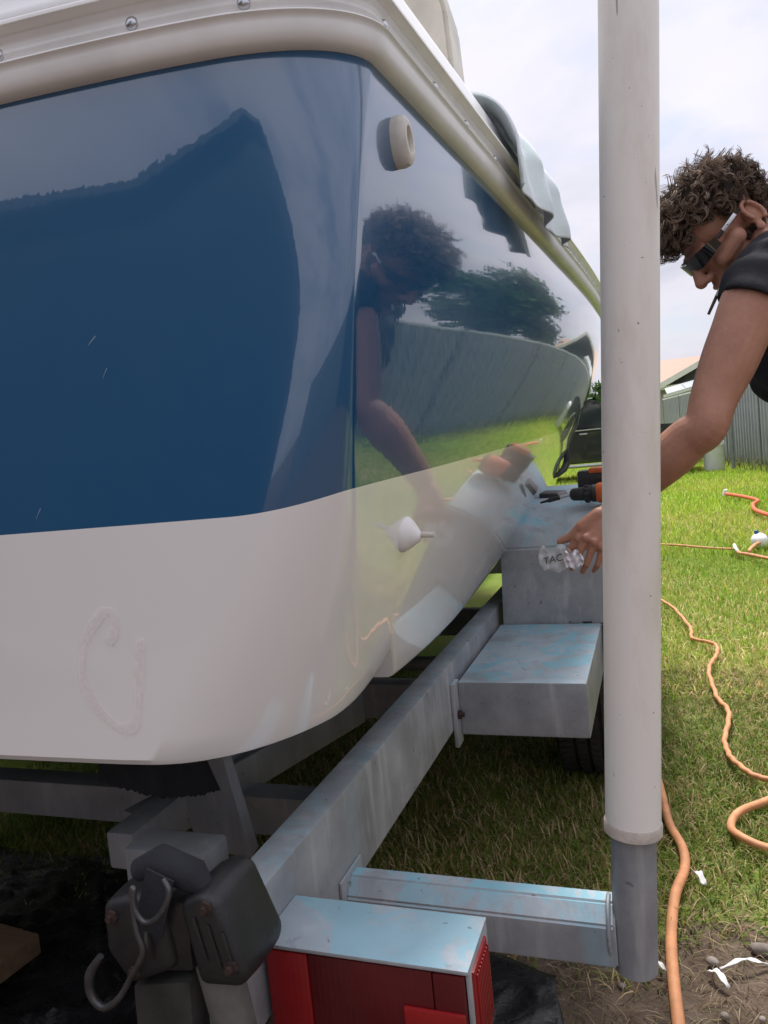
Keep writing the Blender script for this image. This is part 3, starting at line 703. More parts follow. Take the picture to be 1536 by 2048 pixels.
# clear sheeted carport between fence and house
cp = thing('carport', 'low carport with clear sheet roof beside the gabled house', 'carport', (1.8, 30, 0))
ms = MT('clear_sheet', (.75, .80, .84), .25, 0, .5); ms.b.inputs['Alpha'].default_value = .55
for k in range(4):
    x0 = .62 + k * .62; hexa('roof_sheet', [(x0, 28.4, 2.05 + k * .12), (x0 + .6, 28.4, 2.16 + k * .12), (x0 + .6, 32, 2.5 + k * .12), (x0, 32, 2.39 + k * .12), (x0, 28.4, 2.065 + k * .12), (x0 + .6, 28.4, 2.175 + k * .12), (x0 + .6, 32, 2.515 + k * .12), (x0, 32, 2.405 + k * .12)], ms.m, cp, 0)
bar('beam', (.5, 28.45, 1.98), (3.2, 28.45, 2.5), .06, .10, FASC, cp)
for x, z in ((.62, 1.95), (3.05, 2.42)):
    bar('post', (x, 28.45, 0), (x, 28.45, z), .07, .07, FPOST, cp, .004, (0, 1, 0)); 
# white tank by the fence
tk = thing('water_tub', 'small white tub with rounded lid standing against the fence', 'tub', (1.16, 16.6, 0))
lathe('tub_body', (1.16, 16.6, 0), (0, 0, 1), [(0, .17), (.05, .19), (.50, .195), (.52, .205)], simple('white_tub', (.70, .71, .71), .5, 0, .06, 10, .05), tk, 24)
lathe('tub_lid', (1.16, 16.6, .522), (0, 0, 1), [(0, .21), (.05, .21), (.14, .16), (.19, .06)], simple('white_lid', (.82, .83, .83), .4, 0, .04, 10, .05), tk, 24)
# thin steel post standing in the lawn in front of the fence
tag(tube('steel_post', [(1.47, 16.2, -.02), (1.47, 16.2, 1.45)], .03, FPOST, None, 10), 'thin dark steel post standing in front of the fence', 'post')

def tree(name, label, base, h, rx, rz, nleaf, leaf=.16):
    t = thing(name, label, 'tree', base); bx, by, bz = base
    tr_ = tube('trunk', [(bx, by, bz - .1), (bx + .08, by, bz + h * .25), (bx, by + .1, bz + h * .5), (bx + .05, by, bz + h * .8)], [.16, .12, .09, .03], BARK, t, 10)
    for k in range(9):
        a = k * 2.4; z0 = h * random.uniform(.32, .65); r = rx * random.uniform(.5, .8)
        tube('limb', [(bx, by, bz + z0), (bx + math.cos(a) * r * .5, by + math.sin(a) * r * .5, bz + z0 + .4), (bx + math.cos(a) * r, by + math.sin(a) * r, bz + z0 + rz * .6)], [.05, .035, .012], BARK, tr_, 6)
    cl = [(RNG.normal(0, .45, 3) * (rx, rx, rz * .8)) for _ in range(26)]
    V = np.zeros((nleaf, 4, 3)); col = np.zeros((nleaf, 4))
    for i in range(nleaf):
        c = cl[i % 26]; p = c + RNG.normal(0, .30, 3) * (rx * .5, rx * .5, rz * .45) + (bx, by, bz + h * .72)
        u = RNG.normal(0, 1, 3); u /= np.linalg.norm(u); v = np.cross(u, RNG.normal(0, 1, 3)); v /= np.linalg.norm(v)
        s = leaf * RNG.uniform(.5, 1.2); V[i] = [p - u * s, p + v * s * .4, p + u * s, p - v * s * .4]
        g = RNG.uniform(.6, 1.3); col[i] = (.05 * g, .11 * g, .025 * g, 1)
    me = pd(V.reshape(-1, 3), [(4 * i, 4 * i + 1, 4 * i + 2, 4 * i + 3) for i in range(nleaf)])
    at = me.color_attributes.new('Col', 'FLOAT_COLOR', 'POINT'); at.data.foreach_set('color', np.repeat(col, 4, 0).ravel().astype(np.float32))
    link('crown', me, LEAF, t); return t
tree('tree', 'dark leafy tree added behind the fence to darken the hull reflection', (5.8, 18.0, 0), 5.0, 1.9, 1.4, 9000, .17)  # invented out of view; darkens the hull reflection beside the person's head
tree('tree', 'round green tree far off between the hull and the pole', (-2.1, 45, 0), 3.2, 1.5, 1.2, 6000)

# black utility car parked on the lawn
CARP = MT('black_car_paint', (.012, .013, .016), .3, 0, .5, 1.0, .03).m
TRIM = simple('silver_trim', (.45, .46, .48), .3, .6, .1, 20, .02)
ca = thing('parked_car', 'black utility car parked on the lawn beyond the bow', 'car', (-1.7, 17.3, 0))
y0, y1 = 16.4, 18.2
cb = prism_y('body', [(-4.25, .52), (-4.3, 1.02), (-2.75, 1.06), (-.42, 1.08), (.62, 1.03), (.92, .95), (.98, .55), (.9, .40), (.55, .40), (.45, .62), (.2, .76), (-.1, .76), (-.35, .62), (-.45, .38), (-2.55, .38), (-2.65, .62), (-2.9, .76), (-3.2, .76), (-3.45, .62), (-3.55, .42), (-4.1, .45)], y0, y1, CARP, ca, .04)
prism_y('cabin', [(-2.72, 1.06), (-2.62, 1.55), (-2.45, 1.68), (-1.25, 1.70), (-1.0, 1.66), (-.35, 1.08)], y0 + .14, y1 - .14, CARP, ca, .05)
for pl in ([(-2.55, 1.12), (-2.48, 1.52), (-1.78, 1.58), (-1.76, 1.12)], [(-1.68, 1.12), (-1.70, 1.58), (-1.12, 1.60), (-.58, 1.12)]):
    prism_y('window', pl, y0 + .12, y0 + .15, GLASSD, ca)
box('roof_rail', -2.4, -1.1, y0 + .16, y0 + .20, 1.71, 1.735, TRIM, ca, .008)
for x in (-2.3, -1.4): box('door_handle', x, x + .16, y0 - .03, y0 + .01, .98, 1.01, TRIM, ca, .006)
box('window_trim', -2.6, -.45, y0 - .012, y0 + .02, 1.062, 1.085, TRIM, ca, .004)
tube('side_step', [(-2.5, y0 - .08, .36), (-2.4, y0 - .14, .34), (-.6, y0 - .14, .34), (-.5, y0 - .08, .36)], .035, TRIM, ca, 10)
box('mirror', -.62, -.50, y0 - .18, y0 + .02, 1.08, 1.26, CARP, ca, .02)
for x in (.05, -3.05):
    for yy in (y0 + .1, y1 - .1):
        wv = lathe('wheel', (x, yy, .36), (0, 1, 0), [(-.105, .10), (-.10, .24), (.10, .24), (.105, .10)], TRIM, ca, 24)
        lathe('tyre', (x, yy, .36), (0, 1, 0), [(-.11, .24), (-.12, .30), (-.09, .36), (.09, .36), (.12, .30), (.11, .24)], RUBBER, wv, 32)
for yy in (y0 + .2, y1 - .2): box('headlight', .90, .985, yy - .15, yy + .15, .78, .92, GLASSD, ca, .02)

# tall shed behind the camera: only seen mirrored in the glossy transom
SHEDM = simple('dark_shed_cladding', (.055, .062, .075), .55, .1, .15, 3, .05)
sh = thing('shed', 'tall dark metal shed behind the camera, mirrored across the blue transom', 'shed', (-8.5, -9, 0))
SP = [(-14, 4.2), (-6.0, 4.5), (-3.2, 4.9), (-1.9, 5.5), (-.5, 6.2), (.1, 6.2)]
prism_y('wall', [(-14, 0), (.1, 0)] + SP[::-1], -13, -6.2, SHEDM, sh)
prism_y('roof', [(x - .1, z + .02) for x, z in SP] + [(x - .1, z + .12) for x, z in SP[::-1]], -13.2, -6.05, SHEDM, sh)
s2 = thing('shed', 'low dark shed added beyond the boat to shade its underside', 'shed', (-5.6, 3, 0))  # unseen light blocker, added to darken the ground and beams under the boat
box('wall', -7.2, -4.2, -3.0, 9.5, 0, 2.20, SHEDM, s2, .01)
prism_y('roof', [(-7.5, 2.21), (-4.0, 2.21), (-4.0, 2.28), (-7.5, 2.32)], -3.2, 9.7, ROOFG, s2)
wn = box('window', -4.22, -4.14, 1.6, 2.9, 1.1, 2.0, FASC, s2, .01); box('pane', -4.16, -4.12, 1.68, 2.82, 1.18, 1.92, GLASSD, wn, 0)
wn = box('window', -11.4, -10.2, -6.22, -6.15, 1.3, 2.2, FASC, sh, .01); box('pane', -11.3, -10.3, -6.17, -6.13, 1.4, 2.1, GLASSD, wn, 0)

# ================================================================== PERSON
r_, u_, fw_ = Vector((.939, .329, -.098)), Vector((.066, .108, .992)), Vector((-.337, .938, -.079))
pa = math.radians(50); HF = (-math.cos(pa) * r_ - math.sin(pa) * u_).normalized(); HU = (math.cos(pa) * u_ - math.sin(pa) * r_).normalized(); HC = -fw_
HO = Vector((.187, 1.735, 1.420)); HS = 1.08
HM = Matrix((HF, HU, HC)).transposed()
def hp(a, b, c): return HO + (HF * a + HU * b + HC * c) * HS
def hell(bm, c, r): ellipsoid(bm, hp(*c), tuple(x * HS for x in r), HM)
def hcap(bm, a, b, ra, rb): capsule(bm, hp(*a), hp(*b), ra * HS, rb * HS, 12)
person = thing('person', 'bending person in dark shirt and sunglasses reaching down along the hull', 'person', (.55, 1.9, 0))
bm = bmesh.new()
hell(bm, (-.005, .050, 0), (.096, .080, .074)); hell(bm, (.042, .055, 0), (.052, .056, .062)); hell(bm, (.050, -.008, 0), (.050, .062, .058))
hell(bm, (.088, .034, 0), (.014, .011, .046))
hcap(bm, (.005, -.040, .050), (.080, -.088, .012), .020, .018); hcap(bm, (.005, -.040, -.050), (.080, -.088, -.012), .020, .018); hell(bm, (.083, -.088, 0), (.022, .019, .026))
hell(bm, (.062, -.048, 0), (.044, .045, .044)); hcap(bm, (.040, .000, .058), (.075, -.010, .042), .020, .018); hcap(bm, (.040, .000, -.058), (.075, -.010, -.042), .020, .018)
hcap(bm, (.098, .026, 0), (.121, -.014, 0), .010, .0125); hell(bm, (.108, -.018, .012), (.013, .009, .008)); hell(bm, (.108, -.018, -.012), (.013, .009, .008)); hell(bm, (.122, -.013, 0), (.012, .0105, .011))
hell(bm, (.101, -.043, 0), (.010, .0075, .022)); hell(bm, (.098, -.056, 0), (.010, .0075, .019))
for s in (1, -1):   # ears: rim, inner bowl, lobe
    prev = None
    for k in range(11):
        t = math.radians(-70 + k * 27); q = (-.006 + .015 * math.cos(t) * -1 + .004 * math.sin(t), 0.010 + .026 * math.sin(t), s * (.079 + .004 * (1 - math.cos(t)) * .8))
        if prev: hcap(bm, prev, q, .0045, .0045)
        prev = q
    hell(bm, (-.004, .006, s * .072), (.013, .024, .007)); hell(bm, (.002, -.020, s * .076), (.009, .010, .005)); hcap(bm, (.008, .0, s * .074), (.008, .008, s * .074), .005, .004)
nk = hp(-.025, -.05, 0)
capsule(bm, nk, (.285, 1.80, 1.325), .058, .052); capsule(bm, hp(.02, -.06, 0), (.25, 1.77, 1.32), .04, .042)
# torso
ellipsoid(bm, (.345, 1.795, 1.205), (.112, .152, .150)); ellipsoid(bm, (.44, 1.84, 1.03), (.12, .15, .17)); ellipsoid(bm, (.55, 1.88, .88), (.13, .165, .12))
capsule(bm, (.285, 1.80, 1.315), (.24, 1.64, 1.295), .048, .048); capsule(bm, (.285, 1.80, 1.315), (.335, 1.98, 1.30), .048, .048)
# left arm (nearest the camera), reaching down to the hull
HD = Vector((-.025, 0, -.044)); TM = Vector((.0127, .12, .025))
Lsh, Lel, Lwr = Vector((.200, 1.588, 1.258)), Vector((.085, 1.52, 1.013)), Vector((-.080, 1.593, .885)) + HD
limb(bm, [Lsh + Vector((.02, .02, .03)), Lsh, Lsh.lerp(Lel, .28), Lsh.lerp(Lel, .52), Lsh.lerp(Lel, .78), Lel + Vector((.004, -.004, -.004)), Lel.lerp(Lwr, .13), Lel.lerp(Lwr, .32), Lel.lerp(Lwr, .58), Lel.lerp(Lwr, .82), Lwr], [.046, .060, .057, .054, .046, .042, .0445, .0465, .039, .031, .027])
ellipsoid(bm, Lel + Vector((.020, -.012, -.014)), (.019, .019, .021)); ellipsoid(bm, Lsh.lerp(Lel, .5) + Vector((-.012, .004, -.008)), (.036, .036, .07), Matrix.Rotation(.4, 3, 'Y'))
ellipsoid(bm, Lwr, (.031, .024, .027))
kn = {'I': (-.151, 1.566, .836), 'M': (-.135, 1.556, .838), 'R': (-.118, 1.553, .828), 'L': (-.102, 1.557, .814)}
pp = {'I': (-.182, 1.574, .803), 'M': (-.163, 1.561, .784), 'R': (-.140, 1.556, .776), 'L': (-.116, 1.557, .774)}
tp = {'I': (-.190, 1.592, .768), 'M': (-.176, 1.582, .752), 'R': (-.152, 1.576, .746), 'L': (-.127, 1.573, .751)}
for dct in (kn, pp, tp):
    for k in dct: dct[k] = tuple(Vector(dct[k]) + HD)
for k in 'IMRL':
    dpt = Vector(tp[k]) - Vector(pp[k]); pp[k] = tuple(Vector(kn[k]).lerp(Vector(pp[k]), .86)); tp[k] = tuple(Vector(pp[k]) + dpt * .72 + Vector((-.004, .012, 0)))
for k in 'IMRL':
    capsule(bm, Lwr.lerp(Vector(kn[k]), .12), kn[k], .017, .0105, 12)
    ra = {'I': .0082, 'M': .0085, 'R': .0082, 'L': .0074}[k]
    capsule(bm, kn[k], pp[k], ra + .0008, ra - .0004, 12); capsule(bm, pp[k], Vector(pp[k]).lerp(Vector(tp[k]), .55), ra - .0002, ra - .0012, 12); capsule(bm, Vector(pp[k]).lerp(Vector(tp[k]), .5), tp[k], ra - .0012, ra - .0022, 12)
    ellipsoid(bm, Vector(kn[k]) + Vector((.001, -.004, .003)), (.0098, .0098, .0098))
capsule(bm, Vector((-.105, 1.585, .885)) + HD, Vector((-.143, 1.574, .862)) + HD, .018, .015, 12); capsule(bm, Vector((-.143, 1.574, .862)) + HD, Vector((-.166, 1.578, .843)) + HD, .0135, .0115, 12); capsule(bm, Vector((-.166, 1.578, .843)) + HD, Vector((-.193, 1.582, .831)) + HD, .0108, .0078, 12)
# right arm hanging on the far side
capsule(bm, (.345, 1.985, 1.27), (.47, 2.06, 1.03), .048, .040); capsule(bm, (.47, 2.06, 1.03), (.45, 1.98, .80), .040, .028); 
for k in range(4): capsule(bm, (.45, 1.97, .79), (.435 + .012 * k, 1.955, .72), .017, .010, 10); capsule(bm, (.435 + .012 * k, 1.955, .72), (.43 + .012 * k, 1.95, .665), .010, .007, 10)
capsule(bm, (.44, 1.96, .78), (.41, 1.95, .73), .013, .009, 10)
# legs
for hy, kx, ky, ax, ay in ((1.80, .46, 1.74, .60, 1.70), (1.97, .50, 2.06, .66, 2.12)):
    capsule(bm, (.56, hy, .86), (kx, ky, .48), .092, .058); capsule(bm, (kx, ky, .48), (kx + (ax - kx) * .35, ky + (ay - ky) * .35, .35), .056, .058); capsule(bm, (kx + (ax - kx) * .35, ky + (ay - ky) * .35, .35), (ax, ay, .065), .057, .036)
body = link('body', remeshed(bm, .0026, 5, .5), SKIN, person, 180)
# fingernails
NAIL = simple('nail', (.45, .27, .20), .3, 0, .1, 60, 0)
# shirt
bm = bmesh.new()
ellipsoid(bm, (.345, 1.795, 1.215), (.142, .180, .175)); ellipsoid(bm, (.45, 1.845, 1.02), (.140, .172, .185)); ellipsoid(bm, (.55, 1.88, .90), (.145, .18, .10)); ellipsoid(bm, (.30, 1.78, 1.13), (.10, .14, .10))
capsule(bm, (.285, 1.80, 1.345), (.245, 1.64, 1.322), .066, .066); capsule(bm, (.245, 1.64, 1.322), (.198, 1.585, 1.268), .069, .0665); capsule(bm, (.285, 1.80, 1.345), (.34, 1.99, 1.32), .070, .070); capsule(bm, (.34, 1.99, 1.32), (.40, 2.02, 1.18), .070, .066); ellipsoid(bm, (.36, 1.83, 1.27), (.11, .14, .12))
me = remeshed(bm, .005, 4, .5)
co = np.zeros(len(me.vertices) * 3); me.vertices.foreach_get('co', co); co = co.reshape(-1, 3)
nn = np.zeros(len(me.vertices) * 3); me.vertices.foreach_get('normal', nn); nn = nn.reshape(-1, 3)
wr = .0040 * np.sin(70 * co[:, 2] + 25 * co[:, 0] + 4 * np.sin(20 * co[:, 1])) + .0035 * np.sin(45 * co[:, 0] - 38 * co[:, 1] + 3 * np.sin(30 * co[:, 2]))
# flatten the sleeve opening: cut the cap flush across the arm
sd_ = (Lel - Lsh).normalized(); cutp = Vector((.198, 1.585, 1.268)) + sd_ * .022
dd = (co - np.array(cutp)) @ np.array(sd_); nearm = np.linalg.norm(co - np.array(cutp), axis=1) < .13
co = co + nn * wr[:, None]; m_k = nearm & (dd > 0); co[m_k] -= np.outer(dd[m_k], np.array(sd_))
me.vertices.foreach_set('co', co.ravel()); me.update(); link('shirt', me, SHIRT, person, 180)
bm = bmesh.new()
ellipsoid(bm, (.56, 1.885, .84), (.148, .185, .12))
for hy, kx, ky in ((1.80, .46, 1.74), (1.97, .50, 2.06)): capsule(bm, (.56, hy, .84), (kx + .01, ky, .55), .108, .082)
link('shorts', remeshed(bm, .008, 4), SHORTS, person, 180)
for ax, ay in ((.60, 1.70), (.66, 2.12)):
    bm = bmesh.new(); capsule(bm, (ax, ay, .135), (ax, ay, .035), .05, .048); capsule(bm, (ax, ay, .02), (ax - .17, ay - .02, .011), .045, .040); ellipsoid(bm, (ax - .08, ay - .01, .005), (.14, .05, .028))
    link('boot', remeshed(bm, .007, 4), LEATHER, person, 180)
# hair: tight curls over a short under layer
def hair():
    V = []; F = []; Cc_ = []
    def on_skull(d):   # d: unit vector in head frame
        k = 1 / math.sqrt((d[0] / .100) ** 2 + (d[1] / .084) ** 2 + (d[2] / .077) ** 2); return np.array((-.003 + d[0] * k, .050 + d[1] * k, d[2] * k))
    n = 0
    while n < 620:
        d = RNG.normal(0, 1, 3); d /= np.linalg.norm(d); p = on_skull(d)
        if p[1] < .062 and p[0] > .022: continue          # face
        if p[1] < -.02: continue
        if abs(p[2]) > .055 and p[1] < .045 and p[0] > -.03: continue   # round the ears
        top = np.clip((p[1] - .05) / .06, 0, 1); front = np.clip((p[0] + .02) / .08, 0, 1)
        ln_ = RNG.uniform(.014, .026) + top * RNG.uniform(.008, .034) + top * front * RNG.uniform(0, .030) + front * .008
        ln_ *= .86
        if p[1] < .03: ln_ *= .6
        nrm = d / np.array((.1, .084, .077)); nrm /= np.linalg.norm(nrm)
        dr_ = nrm + np.array((.55 * front, -.10, 0)) + RNG.normal(0, .28, 3); dr_ /= np.linalg.norm(dr_)
        a1 = np.cross(dr_, RNG.normal(0, 1, 3)); a1 /= np.linalg.norm(a1); a2 = np.cross(dr_, a1)
        R0 = RNG.uniform(.006, .0115); turns = RNG.uniform(.8, 1.7) * (1 if ln_ > .03 else .7); ph = RNG.uniform(0, 6.28); K = 13
        g = RNG.uniform(.7, 1.35); bl = RNG.random() ** 1.5 * top
        for q_ in range(8):        # a lock is a bundle of fine strands that curl together
            of = RNG.normal(0, .0021, 3); dph = RNG.normal(0, .22); dl_ = RNG.uniform(.8, 1.12); r0 = RNG.uniform(.0006, .0011)
            pts = []
            for k in range(K):
                t = k / (K - 1); a = ph + dph + 6.283 * turns * t; rr_ = R0 * min(1, t * 3)
                pts.append(hp(*(p * .97 + dr_ * ln_ * dl_ * t + a1 * (math.cos(a) * rr_) + a2 * (math.sin(a) * rr_) + of * (1.3 - .7 * t))))
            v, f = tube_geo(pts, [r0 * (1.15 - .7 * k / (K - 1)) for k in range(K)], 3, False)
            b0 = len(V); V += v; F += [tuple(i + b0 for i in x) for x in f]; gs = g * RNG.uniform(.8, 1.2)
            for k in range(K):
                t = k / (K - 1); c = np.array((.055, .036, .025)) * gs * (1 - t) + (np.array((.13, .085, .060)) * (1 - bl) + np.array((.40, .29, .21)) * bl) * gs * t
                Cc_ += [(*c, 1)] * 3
        n += 1
    # under layer
    for i in range(28):
        for j in range(40):
            pass
    bmh = bmesh.new(); bmesh.ops.create_uvsphere(bmh, u_segments=40, v_segments=26, radius=1)
    vm = {}
    b0 = len(V)
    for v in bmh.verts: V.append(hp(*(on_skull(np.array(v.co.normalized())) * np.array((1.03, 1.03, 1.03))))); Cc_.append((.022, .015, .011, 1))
    for f in bmh.faces:
        c = on_skull(np.array(f.calc_center_median().normalized()))
        if (c[1] < .070 and c[0] > .022) or c[1] < -.015 or (abs(c[2]) > .05 and c[1] < .047 and c[0] > -.03): continue
        F.append(tuple(b0 + v.index for v in f.verts))
    bmh.free()
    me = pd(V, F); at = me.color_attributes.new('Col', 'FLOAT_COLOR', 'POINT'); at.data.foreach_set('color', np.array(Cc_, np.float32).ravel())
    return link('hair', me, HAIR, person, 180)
hair()
# sunglasses
sg = thing('sunglasses', 'black wraparound sunglasses with silver temple plate on the person', 'sunglasses', hp(.1, .02, 0))
LENS = MT('dark_lens', (.008, .008, .010), .08, 0, .6, .6, .03).m
rows = [[], [], [], []]
for k in range(25):
    ph = math.radians(-64 + k * 5.333); a, c = .040 + .072 * math.cos(ph), .0755 * math.sin(ph)
    hh = .0150 * (1 - .62 * abs(math.sin(ph)) ** 4) * (1 - .55 * math.exp(-(ph / .16) ** 2)); bc = .020 + .006 * math.exp(-(ph / .16) ** 2) + .004 * abs(math.sin(ph))
    o_ = (math.cos(ph) * .003, math.sin(ph) * .003)
    rows[0].append(hp(a, bc - hh, c)); rows[1].append(hp(a + o_[0], bc - hh, c + o_[1])); rows[2].append(hp(a + o_[0] + .001, bc + hh, c + o_[1])); rows[3].append(hp(a, bc + hh, c))
me = grid_mesh([list(x) for x in zip(*rows)], True); link('lens', me, LENS, sg, 60)
for s in (1, -1):
    tmpl = tube('temple', [hp(.070, .027, s * .0690), hp(.045, .030, s * .0785), hp(-.004, .034, s * .081), hp(-.02, .024, s * .080)], [.0040, .0036, .0028, .0022], BLACKP, sg, 8)
    bar('temple_plate', hp(.058, .029, s * .0780), hp(.022, .0325, s * .0838), .0085, .003, STEEL, tmpl, .001, tuple(HC))
# cigarette
cg = thing('cigarette', 'thin cigarette hanging from the bending person\'s mouth', 'cigarette', (.13, 1.69, 1.3))
c0 = hp(.114, -.046, .020); cd = (-.41 * r_ - .91 * u_).normalized()
tube('paper', [c0, c0 + cd * .020], .0036, simple('cigarette_paper', (.55, .50, .45), .8, 0, .1, 60, .1), cg, 10)
tube('ash', [c0 + cd * .020, c0 + cd * .062], [.0036, .0030], simple('burnt_brown', (.10, .065, .05), .9, 0, .3, 90, .3), cg, 10)
# plastic wrapper in the hand
wp = thing('plastic_wrapper', 'crumpled clear and white plastic wrapper with black lettering in the hand', 'wrapper', (-.19, 1.545, .80))
def wrap(name, x0, x1, z0, z1, yb, amp, mat, seed):
    rg = np.random.default_rng(seed); nx, nz = 26, 16; rows = []
    for j in range(nz):
        row = []
        for i in range(nx):
            s, t = i / (nx - 1), j / (nz - 1)
            x = x0 + (x1 - x0) * s; z = z0 + (z1 - z0) * t + .005 * math.sin(s * 9 + t * 2)
            ed = 1 - .30 * (abs(2 * t - 1) ** 2) * abs(math.sin(s * 7 + 1)); x = (x0 + x1) / 2 + (x - (x0 + x1) / 2) * ed
            y = yb + (x - x0) * .10 + amp * (math.sin(s * 17 + 5 * t + seed) * .5 + math.sin(t * 13 - s * 9) * .5 + rg.uniform(-.3, .3))
            row.append((x, y, z))
        rows.append(row)
    return link(name, grid_mesh(rows), mat, wp, 35)
wm = MT('clear_film', (.80, .83, .85), .22, 0, .6); wm.b.inputs['Alpha'].default_value = .42
wrap('film', -.236, -.160, .774, .826, 1.541, .0035, wm.m, 3)
wrap('crumpled_film', -.182, -.140, .780, .814, 1.534, .0055, simple('white_film', (.78, .76, .80), .35, 0, .08, 80, .3), 5)
cu = bpy.data.curves.new('txt', 'FONT'); cu.body = 'TAC'; cu.size = .0215; cu.extrude = .0002; cu.shear = 0.15
to = bpy.data.objects.new('txt', cu); C.objects.link(to); dg = bpy.context.evaluated_depsgraph_get(); tme = bpy.data.meshes.new_from_object(to.evaluated_get(dg)); bpy.data.objects.remove(to)
ex = Vector((.0452, .0100, .0075)).normalized(); ez = Vector((-.09, .02, .99)); ez = (ez - ex * ez.dot(ex)).normalized(); ey = ez.cross(ex)
tme.transform(Matrix(((ex.x, ez.x, -ey.x, -.2255), (ex.y, ez.y, -ey.y, 1.5335), (ex.z, ez.z, -ey.z, .7895), (0, 0, 0, 1))))
link('lettering', tme, BLACKP, wp)

for o_, v_ in ((person, TM), (sg, TM), (cg, TM), (wp, TM + HD)): o_.location = Vector(o_.location) + v_

# ================================================================== THINGS ON THE TRAILER AND BOAT
dl = thing('cordless_drill', 'orange and black cordless drill lying on the blue mudguard', 'drill', (-.15, 2.4, .83))
AX = (1, .02, .0)
lathe('chuck', (-.246, 2.38, .861), AX, [(0, .009), (.004, .015), (.010, .019), (.042, .021), (.044, .018)], BLACKP, dl, 20)
lathe('clutch_ring', (-.203, 2.381, .861), AX, [(0, .023), (.003, .026), (.016, .0265), (.018, .024), (.022, .024), (.024, .027), (.036, .027)], GREYP, dl, 24)
for k in range(12):
    a = k * math.pi / 6; lathe('grip_rib', (-.200, 2.381 + .0265 * math.cos(a), .861 + .0265 * math.sin(a)), AX, [(0, .0022), (.013, .0022)], BLACKP, dl, 6)
lathe('motor_housing', (-.168, 2.382, .861), AX, [(0, .027), (.01, .031), (.09, .033), (.11, .030), (.118, .022)], ORANGE2, dl, 24)
lathe('rear_cap', (-.055, 2.384, .861), AX, [(0, .029), (.015, .026), (.02, .015)], BLACKP, dl, 24)
tube('handle', [(-.10, 2.39, .862), (-.115, 2.44, .872), (-.135, 2.50, .884), (-.145, 2.53, .89)], [.024, .019, .019, .024], BLACKP, dl, 14)
bt = box('battery', -.232, -.07, 2.50, 2.575, .856, .925, BLACKP, dl, .010)
box('battery_cover', -.195, -.09, 2.495, 2.57, .915, .932, ORANGE2, dl, .006)
lathe('bit_holder', (-.246, 2.38, .861), (-1, -.02, -.20), [(0, .005), (.030, .005)], STEEL, dl, 8)
lathe('driver_bit', (-.276, 2.3794, .855), (-1, -.02, -.20), [(0, .0068), (.035, .0068), (.04, .0045), (.062, .003)], BLACKP, dl, 8)
cs = thing('bit_case', 'small black hinged case lying behind the drill on the mudguard', 'case', (-.31, 2.6, .83))
hexa('lid', [(-.36, 2.52, .843), (-.285, 2.50, .840), (-.27, 2.58, .848), (-.35, 2.60, .850), (-.36, 2.53, .860), (-.300, 2.52, .858), (-.28, 2.59, .862), (-.35, 2.61, .864)], BLACKP, cs, .002)
# towel over the coaming
def towel():
    # (offset from the sheer, height above it, looseness)
    prof = [(-.12, .182, 0), (-.07, .184, 0), (-.040, .182, .1), (-.016, .170, .3), (.000, .150, .6), (.010, .125, .9), (.020, .100, 1.0), (.031, .078, .9), (.036, .055, .8), (.038, .030, .9), (.040, .005, 1.0), (.041, -.015, 1.0)]
    pr = catmull(prof, 4); rows = []
    for j in range(70):
        v = j / 69; row = []
        for i, (o_, z_, l_) in enumerate(pr):
            s = i / (len(pr) - 1); y = 1.44 + .40 * v + .10 * s * v - .02 * s
            n_ = Vector((1, -(S_side(y + .01) - S_side(y - .01)) / .02, 0)).normalized()
            fold = .5 + .5 * math.sin(v * 15 + 2.2 * s + 1.0); fold2 = .5 + .5 * math.sin(v * 31 - 3 * s)
            out_ = o_ + l_ * (.024 * fold ** 1.5 + .008 * fold2 + .006)
            zz = 1.5 + z_ + .006 - max(0, s - .6) * (.05 * math.sin(v * 3.0) - .02 * (1 - v)) + .004 * fold2 * (1 - s)
            row.append((S_side(y) + n_.x * out_, y + n_.y * out_, zz))
        rows.append(row)
    me = grid_mesh(rows); o = link('towel', me, None, None, 180)
    m = MT('pale_towel', (.6, .65, .7), .95, 0, .1)
    m.base(m.mix(m.ramp(m.noise(7, 3), [(.42, B3(0)), (.58, B3(1))]), (.76, .86, .86), (.84, .88, .94)))
    m.bump(m.noise(260, 3), .5, .002); me.materials.append(m.m)
    sm = o.modifiers.new('thick', 'SOLIDIFY'); sm.thickness = .003
    return tag(o, 'pale blue towel draped over the gunwale beyond the corner', 'towel')
towel()
st = tube('strap', [(-.352, 3.40, .99), (-.350, 3.405, .95), (-.354, 3.41, .92), (-.366, 3.38, .895), (-.39, 3.36, .875), (-.425, 3.34, .858)], [.010, .014, .016, .015, .011, .003], BLACKP, None, 10)
tag(st, 'black strap end hanging beside the bow above the lawn', 'strap')

# rear tie-down hardware at the end of the rail
td = thing('tie_down_ratchet', 'dark grey plastic covered tie-down ratchet hanging at the rail end', 'ratchet', (-.5, .64, .45))
def rounded(name, poly, y0_, y1_, mat, vox=.004):
    n = len(poly); bm = bmesh.new(); ym = (y0_ + y1_) / 2; cx_ = sum(p[0] for p in poly) / n; cz_ = sum(p[1] for p in poly) / n
    lay = []
    for y, k in ((y0_, .93), (ym, 1.0), (y1_, .95)): lay.append([bm.verts.new((cx_ + (p[0] - cx_) * k, y, cz_ + (p[1] - cz_) * k)) for p in poly])
    bm.faces.new(lay[0]); bm.faces.new(lay[2][::-1])
    for a, b in ((0, 1), (1, 2)):
        for i in range(n): bm.faces.new((lay[a][i], lay[b][i], lay[b][(i + 1) % n], lay[a][(i + 1) % n]))
    bmesh.ops.recalc_face_normals(bm, faces=bm.faces); bmesh.ops.bevel(bm, geom=bm.edges[:], offset=.010, segments=4, affect='EDGES', profile=.5)
    return link(name, bm_me(bm), mat, td, 60)
